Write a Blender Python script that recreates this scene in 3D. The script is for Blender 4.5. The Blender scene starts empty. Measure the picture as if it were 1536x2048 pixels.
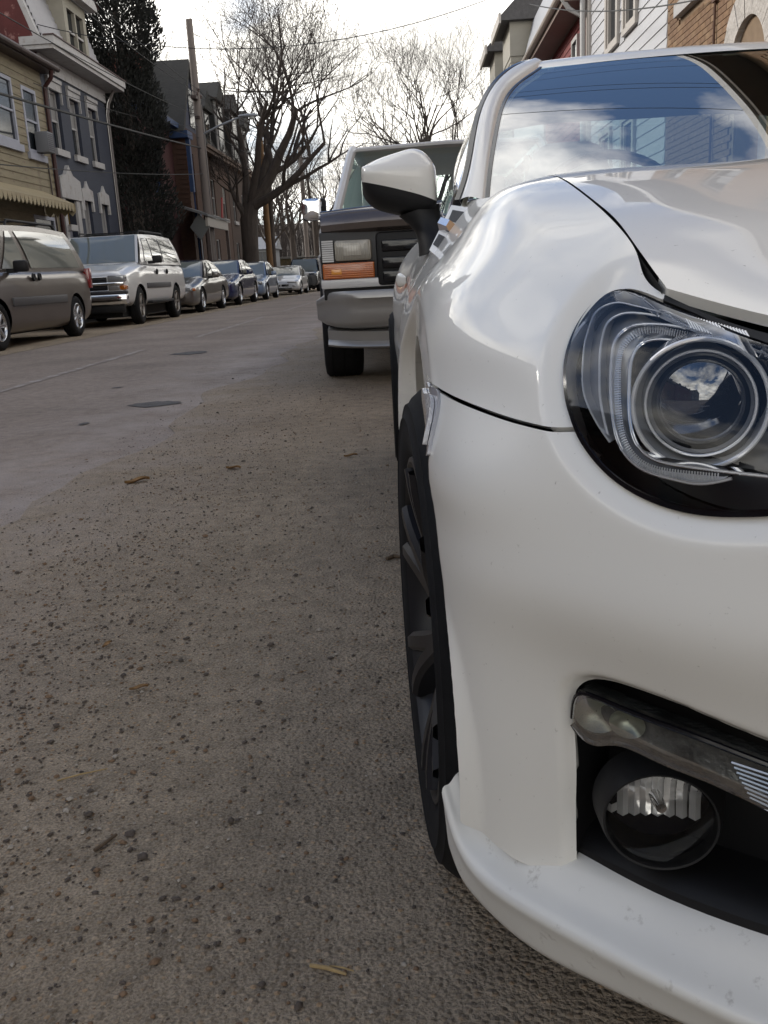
import bpy, bmesh, math, random
import numpy as np
from mathutils import Matrix, Vector
SC = bpy.context.scene
COL = SC.collection
rad = math.radians
# ---------------- camera: handheld phone, 0.76 m above the street, tipped down, rolled a little ----------------
cam_d = bpy.data.cameras.new('camera'); cam = bpy.data.objects.new('camera', cam_d); COL.objects.link(cam); SC.camera = cam
cam_d.sensor_fit = 'VERTICAL'; cam_d.sensor_height = 36; cam_d.sensor_width = 27; cam_d.lens = 36*1850/2048
cam_d.clip_start = .02; cam_d.clip_end = 3000
fw = np.array([57., -481., 1850.]); fw /= np.linalg.norm(fw)              # street direction seen by the lens
dn = np.cross(fw, np.array([1, -.055, 0.])); dn /= np.linalg.norm(dn); dn = dn if dn[1] > 0 else -dn
rt = np.cross(fw, -dn); rt = rt if rt[0] > 0 else -rt
Rm = np.stack([rt, fw, -dn], axis=1)                                       # world -> lens (x right, y down, z ahead)
cam.matrix_world = Matrix(((Rm[0][0], -Rm[1][0], -Rm[2][0], 0), (Rm[0][1], -Rm[1][1], -Rm[2][1], 0), (Rm[0][2], -Rm[1][2], -Rm[2][2], .76), (0, 0, 0, 1)))
# ---------------- sky: broken cloud over blue, whiter towards the horizon ----------------
SUN_AZ, SUN_EL = rad(-66), rad(25)       # azimuth from +Y towards +X
W = bpy.data.worlds.new('World'); SC.world = W; W.use_nodes = True
nt = W.node_tree; nt.nodes.clear(); N = nt.nodes.new; LK = nt.links.new
def nd(t, **kw):
    n = N(t)
    for k, v in kw.items(): setattr(n, k, v)
    return n
sky = nd('ShaderNodeTexSky', sky_type='NISHITA'); sky.sun_disc = False; sky.sun_elevation = SUN_EL; sky.sun_rotation = SUN_AZ; sky.altitude = 1500; sky.air_density = .9; sky.dust_density = .6; sky.ozone_density = 2.0
tc = nd('ShaderNodeTexCoord'); sep = nd('ShaderNodeSeparateXYZ'); LK(tc.outputs['Generated'], sep.inputs[0])
mx = nd('ShaderNodeMath', operation='MAXIMUM'); LK(sep.outputs[2], mx.inputs[0]); mx.inputs[1].default_value = 0
ad = nd('ShaderNodeMath', operation='ADD'); LK(mx.outputs[0], ad.inputs[0]); ad.inputs[1].default_value = .16
dv = nd('ShaderNodeVectorMath', operation='DIVIDE'); cb = nd('ShaderNodeCombineXYZ')
for i in range(3): LK(ad.outputs[0], cb.inputs[i])
LK(tc.outputs['Generated'], dv.inputs[0]); LK(cb.outputs[0], dv.inputs[1])
mp = nd('ShaderNodeMapping'); LK(dv.outputs[0], mp.inputs[0]); mp.inputs['Location'].default_value = (3.4, 1.15, 0); mp.inputs['Scale'].default_value = (1, 1, .3)
nz = nd('ShaderNodeTexNoise'); nz.inputs['Scale'].default_value = 1.5; nz.inputs['Detail'].default_value = 9; nz.inputs['Roughness'].default_value = .56; nz.inputs['Distortion'].default_value = .35
LK(mp.outputs[0], nz.inputs['Vector'])
hz = nd('ShaderNodeMapRange'); LK(sep.outputs[2], hz.inputs[0]); hz.inputs[1].default_value = .0; hz.inputs[2].default_value = .62; hz.inputs[3].default_value = .27; hz.inputs[4].default_value = .075
sm_ = nd('ShaderNodeMath', operation='ADD'); LK(nz.outputs['Fac'], sm_.inputs[0]); LK(hz.outputs[0], sm_.inputs[1])
cr = nd('ShaderNodeValToRGB'); LK(sm_.outputs[0], cr.inputs[0]); cr.color_ramp.elements[0].position = .485; cr.color_ramp.elements[1].position = .675
# cloud body tone: darker undersides, bright rims
nz2 = nd('ShaderNodeTexNoise'); nz2.inputs['Scale'].default_value = 2.3; nz2.inputs['Detail'].default_value = 6; LK(mp.outputs[0], nz2.inputs['Vector'])
tone = nd('ShaderNodeMapRange'); LK(nz2.outputs['Fac'], tone.inputs[0]); tone.inputs[1].default_value = .3; tone.inputs[2].default_value = .7; tone.inputs[3].default_value = 4.8; tone.inputs[4].default_value = 17.5
cc = nd('ShaderNodeCombineColor'); tb = nd('ShaderNodeMath', operation='MULTIPLY'); tb.inputs[1].default_value = .89; tg = nd('ShaderNodeMath', operation='MULTIPLY'); tg.inputs[1].default_value = .965
LK(tone.outputs[0], cc.inputs[0]); LK(tone.outputs[0], tg.inputs[0]); LK(tg.outputs[0], cc.inputs[1]); LK(tone.outputs[0], tb.inputs[0]); LK(tb.outputs[0], cc.inputs[2])
mixc = nd('ShaderNodeMix', data_type='RGBA'); LK(cr.outputs[0], mixc.inputs[0]); LK(sky.outputs[0], mixc.inputs[6]); LK(cc.outputs[0], mixc.inputs[7])
bg = nd('ShaderNodeBackground'); bg.inputs['Strength'].default_value = .06; LK(mixc.outputs[2], bg.inputs[0])
wo = nd('ShaderNodeOutputWorld'); LK(bg.outputs[0], wo.inputs[0])
# ---------------- veiled sun from the upper left ----------------
sd = bpy.data.lights.new('sun', 'SUN'); sun = bpy.data.objects.new('sun', sd); COL.objects.link(sun)
sd.energy = 1.0; sd.angle = rad(10); sd.color = (1, .95, .87)
sv = Vector((math.sin(SUN_AZ)*math.cos(SUN_EL), math.cos(SUN_AZ)*math.cos(SUN_EL), math.sin(SUN_EL)))
sun.rotation_euler = sv.to_track_quat('Z', 'Y').to_euler(); sun.location = (-20, 10, 30)
vs = SC.view_settings; vs.view_transform = 'Standard'; vs.look = 'None'; vs.gamma = 1; vs.exposure = 1.75; vs.use_curve_mapping = False
SC.cycles.use_denoising = True; SC.cycles.max_bounces = 8; SC.cycles.transparent_max_bounces = 16; SC.cycles.caustics_reflective = False; SC.cycles.caustics_refractive = False
# ---------------- materials ----------------
MT = {}
def mat(name, col, rough=.6, metal=0, coat=0, spec=.5, var=0, vscale=6, bump=0, bscale=60, bdist=.004, stretch=None, dirt=None, alpha=None, coatr=.03, ior=1.5, emit=None):
    """Principled material; var = lightness mottling, bump = fine relief, dirt = (colour, amount, scale)"""
    if name in MT: return MT[name]
    m = bpy.data.materials.new(name); m.use_nodes = True; t = m.node_tree; p = t.nodes['Principled BSDF']
    p.inputs['Base Color'].default_value = (*col, 1); p.inputs['Roughness'].default_value = rough; p.inputs['Metallic'].default_value = metal
    p.inputs['Coat Weight'].default_value = coat; p.inputs['Coat Roughness'].default_value = coatr; p.inputs['Specular IOR Level'].default_value = spec; p.inputs['IOR'].default_value = ior
    c = t.nodes.new('ShaderNodeTexCoord'); src = c.outputs['Object']
    if stretch:
        q = t.nodes.new('ShaderNodeMapping'); q.inputs['Scale'].default_value = stretch; t.links.new(src, q.inputs[0]); src = q.outputs[0]
    last = None
    if var or dirt:
        rgb = t.nodes.new('ShaderNodeRGB'); rgb.outputs[0].default_value = (*col, 1); last = rgb.outputs[0]
    if var:
        n = t.nodes.new('ShaderNodeTexNoise'); n.inputs['Scale'].default_value = vscale; n.inputs['Detail'].default_value = 8; n.inputs['Roughness'].default_value = .6; t.links.new(src, n.inputs['Vector'])
        r = t.nodes.new('ShaderNodeMapRange'); r.inputs[1].default_value = .25; r.inputs[2].default_value = .75; r.inputs[3].default_value = 1-var; r.inputs[4].default_value = 1+var; t.links.new(n.outputs['Fac'], r.inputs[0])
        h = t.nodes.new('ShaderNodeHueSaturation'); t.links.new(r.outputs[0], h.inputs['Value']); t.links.new(last, h.inputs['Color']); last = h.outputs[0]
    if dirt:
        n = t.nodes.new('ShaderNodeTexNoise'); n.inputs['Scale'].default_value = dirt[2]; n.inputs['Detail'].default_value = 10; n.inputs['Roughness'].default_value = .65; t.links.new(src, n.inputs['Vector'])
        r = t.nodes.new('ShaderNodeMapRange'); r.inputs[1].default_value = .62-dirt[1]*.3; r.inputs[2].default_value = .72-dirt[1]*.2; t.links.new(n.outputs['Fac'], r.inputs[0])
        x = t.nodes.new('ShaderNodeMix'); x.data_type = 'RGBA'; t.links.new(r.outputs[0], x.inputs[0]); t.links.new(last, x.inputs[6]); x.inputs[7].default_value = (*dirt[0], 1); last = x.outputs[2]
    if last: t.links.new(last, p.inputs['Base Color'])
    if bump:
        n = t.nodes.new('ShaderNodeTexNoise'); n.inputs['Scale'].default_value = bscale; n.inputs['Detail'].default_value = 6; t.links.new(src, n.inputs['Vector'])
        b = t.nodes.new('ShaderNodeBump'); b.inputs['Strength'].default_value = bump; b.inputs['Distance'].default_value = bdist; t.links.new(n.outputs['Fac'], b.inputs['Height']); t.links.new(b.outputs[0], p.inputs['Normal'])
    if emit:
        p.inputs['Emission Color'].default_value = (*emit[:3], 1); p.inputs['Emission Strength'].default_value = emit[3]
    MT[name] = m; return m
def thin_glass(name, tint=(1, 1, 1), ior=1.5, rough=0, boost=0.0, refl=1.3):
    """a thin pane: Fresnel reflection over tinted see-through"""
    if name in MT: return MT[name]
    m = bpy.data.materials.new(name); m.use_nodes = True; t = m.node_tree; t.nodes.clear()
    f = t.nodes.new('ShaderNodeFresnel'); f.inputs[0].default_value = ior
    a = t.nodes.new('ShaderNodeMath'); a.operation = 'MULTIPLY_ADD'; a.inputs[1].default_value = refl; a.inputs[2].default_value = boost; a.use_clamp = True; t.links.new(f.outputs[0], a.inputs[0])
    tr = t.nodes.new('ShaderNodeBsdfTransparent'); tr.inputs[0].default_value = (*tint, 1)
    g = t.nodes.new('ShaderNodeBsdfGlossy'); g.inputs['Roughness'].default_value = rough; g.inputs[0].default_value = (1, 1, 1, 1)
    x = t.nodes.new('ShaderNodeMixShader'); t.links.new(a.outputs[0], x.inputs[0]); t.links.new(tr.outputs[0], x.inputs[1]); t.links.new(g.outputs[0], x.inputs[2])
    o = t.nodes.new('ShaderNodeOutputMaterial'); t.links.new(x.outputs[0], o.inputs[0]); MT[name] = m; return m
# ---------------- mesh helpers ----------------
def link_mesh(name, V, F, m, parent=None, smooth=True, kind=None, sharp=None):
    me = bpy.data.meshes.new(name); me.from_pydata([tuple(map(float, v)) for v in V], [], [tuple(map(int, f)) for f in F]); me.update()
    if m is not None: me.materials.append(m)
    if smooth:
        me.polygons.foreach_set('use_smooth', [True]*len(me.polygons))
        if sharp is not None: me.set_sharp_from_angle(angle=rad(sharp))
    o = bpy.data.objects.new(name, me); COL.objects.link(o)
    if parent is not None: o.parent = parent
    if kind: o['kind'] = kind
    return o
class MB:
    """collects shapes that become one mesh"""
    def __init__(s): s.V = []; s.F = []
    def add(s, V, F):
        k = len(s.V); s.V += [tuple(v) for v in V]; s.F += [tuple(i+k for i in f) for f in F]; return s
    def box(s, x0, x1, y0, y1, z0, z1, bev=0):
        if bev:
            bm = bmesh.new(); bmesh.ops.create_cube(bm, size=1)
            for v in bm.verts: v.co = Vector(((x0+x1)/2+v.co.x*(x1-x0), (y0+y1)/2+v.co.y*(y1-y0), (z0+z1)/2+v.co.z*(z1-z0)))
            bmesh.ops.bevel(bm, geom=bm.edges[:], offset=bev, segments=2, affect='EDGES', profile=.5); bm.verts.index_update()
            s.add([v.co[:] for v in bm.verts], [[v.index for v in f.verts] for f in bm.faces]); bm.free(); return s
        V = [(x, y, z) for x in (x0, x1) for y in (y0, y1) for z in (z0, z1)]
        return s.add(V, [(0, 1, 3, 2), (4, 6, 7, 5), (0, 4, 5, 1), (2, 3, 7, 6), (0, 2, 6, 4), (1, 5, 7, 3)])
    def prism(s, pts, axis, a, b):
        """closed outline extruded along an axis ('x','y','z'); pts are the other two coordinates in order"""
        def mk(p, c): return (c, p[0], p[1]) if axis == 'x' else (p[0], c, p[1]) if axis == 'y' else (p[0], p[1], c)
        n = len(pts); V = [mk(p, a) for p in pts]+[mk(p, b) for p in pts]
        return s.add(V, [tuple(range(n))[::-1], tuple(range(n, 2*n))]+[(i, (i+1) % n, n+(i+1) % n, n+i) for i in range(n)])
    def tube(s, pts, r, n=8, cap=True):
        P = [Vector(p) for p in pts]; R = r if hasattr(r, '__len__') else [r]*len(P)
        V = []; F = []; up = None
        for i, p in enumerate(P):
            t = (P[min(i+1, len(P)-1)]-P[max(i-1, 0)]).normalized()
            if up is None: up = Vector((0, 0, 1)) if abs(t.z) < .9 else Vector((1, 0, 0))
            a = t.cross(up).normalized(); b = a.cross(t).normalized(); up = b
            for k in range(n):
                w = 2*math.pi*k/n; V.append(p+(a*math.cos(w)+b*math.sin(w))*R[i])
        for i in range(len(P)-1):
            for k in range(n): F.append((i*n+k, i*n+(k+1) % n, (i+1)*n+(k+1) % n, (i+1)*n+k))
        if cap: F += [tuple(range(n))[::-1], tuple(range((len(P)-1)*n, len(P)*n))]
        return s.add([v[:] for v in V], F)
    def lathe(s, prof, axis='x', n=48, c=(0, 0, 0)):
        """profile (along axis, radius) turned round the axis through c"""
        V = []; F = []
        for a, r in prof:
            for k in range(n):
                w = 2*math.pi*k/n; u, v = r*math.cos(w), r*math.sin(w)
                V.append((c[0]+a, c[1]+u, c[2]+v) if axis == 'x' else (c[0]+u, c[1]+a, c[2]+v) if axis == 'y' else (c[0]+u, c[1]+v, c[2]+a))
        for i in range(len(prof)-1):
            for k in range(n): F.append((i*n+k, i*n+(k+1) % n, (i+1)*n+(k+1) % n, (i+1)*n+k))
        return s.add(V, F)
    def grid(s, G):
        G = np.asarray(G); a, b = G.shape[:2]
        return s.add([tuple(p) for p in G.reshape(-1, 3)], [(i*b+j, (i+1)*b+j, (i+1)*b+j+1, i*b+j+1) for i in range(a-1) for j in range(b-1)])
    def build(s, name, m, parent=None, smooth=False, kind=None, sharp=30):
        return link_mesh(name, s.V, s.F, m, parent, smooth, kind, sharp if smooth else None)
def tag(o, label=None, cat=None, group=None, kind=None):
    for k, v in (('label', label), ('category', cat), ('group', group), ('kind', kind)):
        if v: o[k] = v
    return o
def thing(name, label, cat, loc=(0, 0, 0), rz=0, group=None):
    o = bpy.data.objects.new(name, None); COL.objects.link(o); o.location = loc; o.rotation_euler = (0, 0, rz); o.empty_display_size = .2
    return tag(o, label, cat, group)
def copy_tree(o, parent=None, mirror=False):
    c = o.copy(); COL.objects.link(c); c.parent = parent
    for ch in list(o.children): copy_tree(ch, c)
    return c
# ---------- smooth surfaces through hand-set control points (metres, car frame) ----------
def spline_mat(T, t):
    """matrix that evaluates a natural cubic spline with knots T at t"""
    T = np.asarray(T, float); n = len(T); h = np.diff(T)
    A = np.zeros((n, n)); B = np.zeros((n, n)); A[0, 0] = A[-1, -1] = 1
    for i in range(1, n-1):
        A[i, i-1] = h[i-1]; A[i, i] = 2*(h[i-1]+h[i]); A[i, i+1] = h[i]
        B[i, i-1] = 6/h[i-1]; B[i, i] = -6/h[i-1]-6/h[i]; B[i, i+1] = 6/h[i]
    Mm = np.linalg.solve(A, B)
    t = np.asarray(t, float); i = np.clip(np.searchsorted(T, t)-1, 0, n-2)
    E = np.zeros((len(t), n)); a = (T[i+1]-t)/h[i]; b = (t-T[i])/h[i]; r = np.arange(len(t))
    E[r, i] += a; E[r, i+1] += b
    return E + ((a**3-a)*h[i]**2/6)[:, None]*Mm[i] + ((b**3-b)*h[i]**2/6)[:, None]*Mm[i+1]
def chord(P):
    """mean chord-length knots along axis 0 of a control grid"""
    d = np.linalg.norm(np.diff(P, axis=0), axis=-1)
    d = d.reshape(len(d), -1).mean(1)+1e-4
    return np.concatenate([[0], np.cumsum(d)])
def spread(T, n):
    return np.linspace(T[0], T[-1], n)
def surf(ctrl, nu, nv):
    P = np.asarray(ctrl, float)
    Tu = chord(P); Tv = chord(P.transpose(1, 0, 2))
    Eu = spline_mat(Tu, spread(Tu, nu)); Ev = spline_mat(Tv, spread(Tv, nv))
    return np.einsum('ai,bj,ijk->abk', Eu, Ev, P)
def curve(pts, n):
    P = np.asarray(pts, float); T = chord(P); return spline_mat(T, spread(T, n)) @ P
def sm(a, b, x):
    t = np.clip((x-a)/(b-a), 0, 1); return t*t*(3-2*t)
def relax(S, k, lam=.5):
    """a few smoothing passes over a sampled grid, borders held"""
    S = S.copy()
    for _ in range(k):
        L = np.zeros_like(S)
        L[1:-1, 1:-1] = (S[2:, 1:-1]+S[:-2, 1:-1]+S[1:-1, 2:]+S[1:-1, :-2])/4-S[1:-1, 1:-1]
        L[1:-1, 0] = (S[2:, 0]+S[:-2, 0])/2-S[1:-1, 0]; L[1:-1, -1] = (S[2:, -1]+S[:-2, -1])/2-S[1:-1, -1]
        S += lam*L
    return S
# control stations of the nose and front wing: from the wing's rear edge round the corner to the nose centre
BASE = [(-.872, .56), (-.875, .30), (-.872, 0), (-.862, -.17), (-.846, -.325), (-.820, -.405), (-.77, -.47), (-.70, -.545), (-.62, -.605), (-.50, -.67), (-.25, -.748), (0, -.77)]
UP = [  # upper levels per station: (x, y, z) from the bumper joint up to the bonnet edge
 [(-.868, .56, .645), (-.857, .56, .70), (-.832, .56, .745), (-.798, .56, .785), (-.757, .56, .832), (-.70, .56, .874)],
 [(-.868, .30, .645), (-.856, .30, .70), (-.826, .30, .75), (-.780, .30, .795), (-.737, .30, .840), (-.692, .30, .868)],
 [(-.864, 0, .645), (-.852, 0, .70), (-.836, 0, .745), (-.797, 0, .787), (-.755, 0, .836), (-.686, 0, .858)],
 [(-.856, -.17, .645), (-.845, -.17, .695), (-.82, -.17, .737), (-.787, -.16, .770), (-.748, -.15, .808), (-.688, -.14, .834)],
 [(-.826, -.307, .645), (-.812, -.29, .692), (-.793, -.275, .725), (-.768, -.265, .752), (-.738, -.255, .779), (-.687, -.24, .810)],
 [(-.795, -.385, .643), (-.779, -.368, .688), (-.762, -.353, .714), (-.744, -.341, .737), (-.722, -.33, .759), (-.685, -.315, .788)],
 [(-.757, -.45, .641), (-.746, -.432, .682), (-.736, -.417, .705), (-.723, -.405, .723), (-.708, -.393, .741), (-.683, -.372, .764)],
 [(-.69, -.525, .638), (-.684, -.505, .675), (-.681, -.487, .697), (-.680, -.47, .7115), (-.680, -.449, .7245), (-.6776, -.420, .7392)],
 [(-.612, -.585, .636), (-.609, -.568, .665), (-.607, -.557, .682), (-.605, -.546, .691), (-.603, -.533, .699), (-.598, -.515, .7065)],
 [(-.495, -.65, .634), (-.492, -.632, .660), (-.489, -.620, .676), (-.487, -.608, .683), (-.484, -.597, .689), (-.478, -.580, .6955)],
 [(-.25, -.728, .632), (-.25, -.71, .656), (-.249, -.697, .671), (-.248, -.684, .677), (-.246, -.672, .682), (-.243, -.655, .688)],
 [(0, -.75, .632), (0, -.732, .656), (0, -.719, .671), (0, -.706, .676), (0, -.694, .680), (0, -.677, .685)]]
LOW = [(.17, .068), (.25, .055), (.36, .037), (.462, .0185), (.517, .000), (.55, .0030), (.60, .0115)]  # height, inset
AR = .372      # wheel opening radius
def arch_band(S, cy=0., cz=.3125):
    """flatten the ring round the wheel opening: a crease above the arch that narrows to a small flare at the bumper"""
    S = S.copy(); r = np.hypot(S[..., 1]-cy, S[..., 2]-cz)
    w = AR+.010+.046*sm(.50, .66, S[..., 2])
    side = (S[..., 0] < -.70) & (S[..., 1] > -.46) & (S[..., 1] < 1)
    xf = -.842-(w-r)*.10
    t = sm(0, .015, w-r)*side
    S[..., 0] = S[..., 0]*(1-t)+xf*t
    return S
# ================= white coupe in the foreground =================
paint_w = mat('white_paint', (.80, .785, .74), rough=.38, coat=.8, coatr=.015, spec=.35, var=.012, vscale=3, dirt=((.42, .40, .36), -.12, 170))
black_pl = mat('black_plastic', (.010, .010, .011), rough=.55, spec=.3, bump=.15, bscale=900, bdist=.0005)
gloss_bk = mat('gloss_black', (.006, .006, .008), rough=.12)
rubber = mat('tyre_rubber', (.011, .011, .012), rough=.85, spec=.2, var=.3, vscale=30)
chrome = mat('chrome', (.86, .87, .89), rough=.06, metal=1)
satin = mat('satin_metal', (.45, .46, .48), rough=.25, metal=1)
under = mat('underbody_black', (.01, .01, .01), rough=.9)
wheel_bk = mat('satin_black_wheel', (.010, .010, .013), rough=.38, spec=.4)
lens_clear = thin_glass('clear_lens', (.96, .97, .98), ior=1.45, refl=1.0)
ws_glass = thin_glass('windscreen_glass', (.72, .84, .81), ior=1.5, refl=.46)
side_glass = thin_glass('side_glass', (.74, .86, .84), ior=1.5, refl=1.1)
CAR = thing('parked_car', 'white sports coupe with black wheels, its front corner filling the foreground', 'car', (.85, 1.15, 0), rad(1.5))
REAR = [  # extra stations from the tail forward to the wing: base plan point, then the six upper levels
 ((0, 3.26), [(0, 3.25, .66), (0, 3.24, .72), (0, 3.23, .78), (0, 3.21, .84), (0, 3.17, .90), (0, 3.05, .935)]),
 ((-.45, 3.22), [(-.45, 3.21, .66), (-.45, 3.20, .72), (-.45, 3.19, .78), (-.45, 3.17, .84), (-.44, 3.13, .90), (-.42, 3.02, .93)]),
 ((-.72, 3.10), [(-.72, 3.09, .65), (-.715, 3.08, .71), (-.70, 3.06, .77), (-.68, 3.03, .83), (-.64, 2.99, .88), (-.60, 2.92, .92)]),
 ((-.83, 2.92), [(-.83, 2.92, .64), (-.822, 2.92, .70), (-.80, 2.9, .765), (-.77, 2.88, .825), (-.72, 2.86, .875), (-.66, 2.84, .912)]),
 ((-.868, 2.57), [(-.868, 2.57, .62), (-.862, 2.57, .69), (-.842, 2.57, .765), (-.805, 2.57, .825), (-.755, 2.57, .872), (-.70, 2.57, .905)]),
 ((-.868, 2.20), [(-.868, 2.20, .62), (-.860, 2.20, .685), (-.838, 2.20, .752), (-.808, 2.20, .805), (-.765, 2.20, .855), (-.72, 2.20, .892)]),
 ((-.855, 1.75), [(-.850, 1.75, .61), (-.840, 1.75, .68), (-.820, 1.75, .742), (-.798, 1.75, .79), (-.768, 1.75, .838), (-.735, 1.75, .878)]),
 ((-.850, 1.20), [(-.846, 1.20, .61), (-.840, 1.20, .68), (-.822, 1.20, .74), (-.798, 1.20, .785), (-.770, 1.20, .830), (-.742, 1.20, .872)]),
 ((-.858, .82), [(-.855, .82, .62), (-.848, .82, .69), (-.822, .82, .745), (-.793, .82, .787), (-.758, .82, .840), (-.718, .80, .892)])]
def full_master():
    B = [r[0] for r in REAR]+BASE; U = [r[1] for r in REAR]+UP
    B = np.array(B); T = np.gradient(B, axis=0); T /= np.linalg.norm(T, axis=1)[:, None]; Nn = np.stack([-T[:, 1], T[:, 0]], 1)
    rows = []
    for k, (b, n, up) in enumerate(zip(B, Nn, U)):
        kk = k-len(REAR); f = 1 if kk > 6 else .85 if kk == 6 else .4 if kk == 5 else 0 if kk == 4 else .3
        rows.append([(b[0]+n[0]*i*f, b[1]+n[1]*i*f, z) for z, i in LOW]+list(up))
    P = np.asarray(rows, float); Tu = chord(P); Tv = chord(P.transpose(1, 0, 2)); k = len(REAR)+1
    tu = np.concatenate([np.linspace(Tu[0], Tu[k], 150, endpoint=False), np.linspace(Tu[k], Tu[k+8], 250, endpoint=False), np.linspace(Tu[k+8], Tu[-1], 50)])
    S = np.einsum('ai,bj,ijk->abk', spline_mat(Tu, tu), spline_mat(Tv, spread(Tv, 190)), P)
    S2 = relax(S, 90); t = sm(.02, .22, S[..., 1])[..., None]; S = relax(S, 22)*(1-t)+S2*t
    return arch_band(S)
SM = full_master()
def grid_normals(S):
    n = np.cross(np.gradient(S, axis=0), np.gradient(S, axis=1)); return n/np.maximum(np.linalg.norm(n, axis=-1), 1e-9)[..., None]
Q40 = (math.cos(rad(40)), -math.sin(rad(40)))
def qz(V): return np.stack([V[..., 0]*Q40[0]+V[..., 1]*Q40[1], V[..., 2]], -1)
def sd_poly(P, poly):
    """signed distance to a closed outline, negative inside"""
    A = np.asarray(poly, float); B = np.roll(A, -1, axis=0); sh = P.shape[:-1]; X = P.reshape(-1, 2)
    best = np.full(len(X), 1e9); ins = np.zeros(len(X), bool)
    for a, b in zip(A, B):
        e = b-a; w = X-a; t = np.clip((w@e)/max(e@e, 1e-12), 0, 1); d = w-t[:, None]*e; best = np.minimum(best, (d*d).sum(1))
        c = ((a[1] > X[:, 1]) != (b[1] > X[:, 1])) & (X[:, 0] < (b[0]-a[0])*(X[:, 1]-a[1])/((b[1]-a[1]) if b[1] != a[1] else 1e-12)+a[0]); ins ^= c
    d = np.sqrt(best); return np.where(ins, -d, d).reshape(sh)
def round_poly(pts, n=160):
    P = np.asarray(pts, float); P = np.concatenate([P[-3:], P, P[:3]])
    d = np.concatenate([[0], np.cumsum(np.linalg.norm(np.diff(P, axis=0), axis=1)+1e-5)])
    return spline_mat(d, np.linspace(d[3], d[-3], n, endpoint=False)) @ P
def clip(V, F, g):
    """keep the part of a mesh where g >= 0, cutting faces along g = 0"""
    V = np.asarray(V); g = np.asarray(g, float); pos = g >= 0
    if isinstance(F, np.ndarray):
        k = pos[F].sum(1); out = [tuple(f) for f in F[k == F.shape[1]].tolist()]; mixed = F[(k > 0) & (k < F.shape[1])].tolist()
    else:
        out = []; mixed = []
        for f in F:
            n = sum(bool(pos[i]) for i in f)
            if n == len(f): out.append(f)
            elif n: mixed.append(f)
    new = {}; extra = []; n0 = len(V)
    def cut(a, b):
        k = (a, b) if a < b else (b, a)
        if k not in new:
            t = g[k[0]]/(g[k[0]]-g[k[1]]); new[k] = n0+len(extra); extra.append(V[k[0]]*(1-t)+V[k[1]]*t)
        return new[k]
    for f in mixed:
        r = []
        for i in range(len(f)):
            a, b = f[i], f[(i+1) % len(f)]
            if pos[a]: r.append(a)
            if pos[a] != pos[b]: r.append(cut(a, b))
        if len(r) > 2: out.append(tuple(r))
    VV = np.concatenate([V, np.array(extra)]) if extra else V
    used = sorted({i for f in out for i in f}); m = {o: i for i, o in enumerate(used)}
    return VV[used], [tuple(m[i] for i in f) for f in out]
def flange(V, F, depth, skip=None, ref=None):
    """turn the open border inwards so the panel has an edge"""
    cnt = {}
    for f in F:
        for i in range(len(f)):
            a, b = f[i], f[(i+1) % len(f)]; k = (min(a, b), max(a, b)); cnt[k] = None if k in cnt else (a, b)
    V = np.asarray(V); nrm = np.zeros_like(V)
    A3 = np.array([f[:3] for f in F]); fn = np.cross(V[A3[:, 1]]-V[A3[:, 0]], V[A3[:, 2]]-V[A3[:, 0]])
    for k in range(3): np.add.at(nrm, A3[:, k], fn)
    L4 = np.array([i for i, f in enumerate(F) if len(f) > 3])
    if len(L4): np.add.at(nrm, np.array([F[i][3] for i in L4]), fn[L4])
    nrm /= np.maximum(np.linalg.norm(nrm, axis=1), 1e-12)[:, None]
    VV = [tuple(v) for v in V]; FF = list(F); mp_ = {}
    def low(i):
        if i not in mp_: mp_[i] = len(VV); VV.append(tuple(V[i]-nrm[i]*depth))
        return mp_[i]
    for e in cnt.values():
        if e is None: continue
        if skip is not None and skip(V[e[0]]): continue
        FF.append((e[1], e[0], low(e[0]), low(e[1])))
    return np.array(VV), FF
nrmS = grid_normals(SM); SGN = 1 if nrmS[300, 60][1] < 0 else -1; nrmS = nrmS*SGN      # outward
HL = round_poly([(-.2909, .7438), (-.2997, .7403), (-.3082, .7299), (-.3128, .7165), (-.3124, .7031), (-.3095, .6895), (-.305, .677), (-.2988, .6641), (-.2911, .6531), (-.2813, .6407), (-.2672, .6276), (-.2523, .6169), (-.2368, .6088), (-.2173, .6022), (-.1985, .5986), (-.1776, .5973), (-.1584, .5984), (-.1326, .602), (-.09, .611), (-.045, .624), (-.005, .640), (.008, .648), (-.012, .656), (-.06, .678), (-.11, .694), (-.1617, .7090), (-.1864, .7165), (-.2103, .7245), (-.2241, .7285), (-.2453, .7350), (-.2541, .7380), (-.2747, .7430)])
FOG = round_poly([(-.0, .424), (-.06, .428), (-.1237, .4338), (-.1563, .4396), (-.1988, .4467), (-.2344, .4484), (-.2619, .4461), (-.2738, .4404), (-.2837, .4291), (-.2867, .4172), (-.2874, .3802), (-.2889, .3364), (-.2912, .3043), (-.2925, .28), (-.2935, .25), (-.2945, .20), (-.29, .15), (-.2, .14), (-.06, .14), (.05, .14), (.2, .14), (.3, .14), (.3, .25), (.3, .40), (.2, .418), (.1, .42)], 220)
QZ = qz(SM); frontside = SM[..., 1] < -.15
dHL = np.where(frontside, sd_poly(QZ, HL), 1.); dFG = np.where(frontside, sd_poly(QZ, FOG), 1.)
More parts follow.
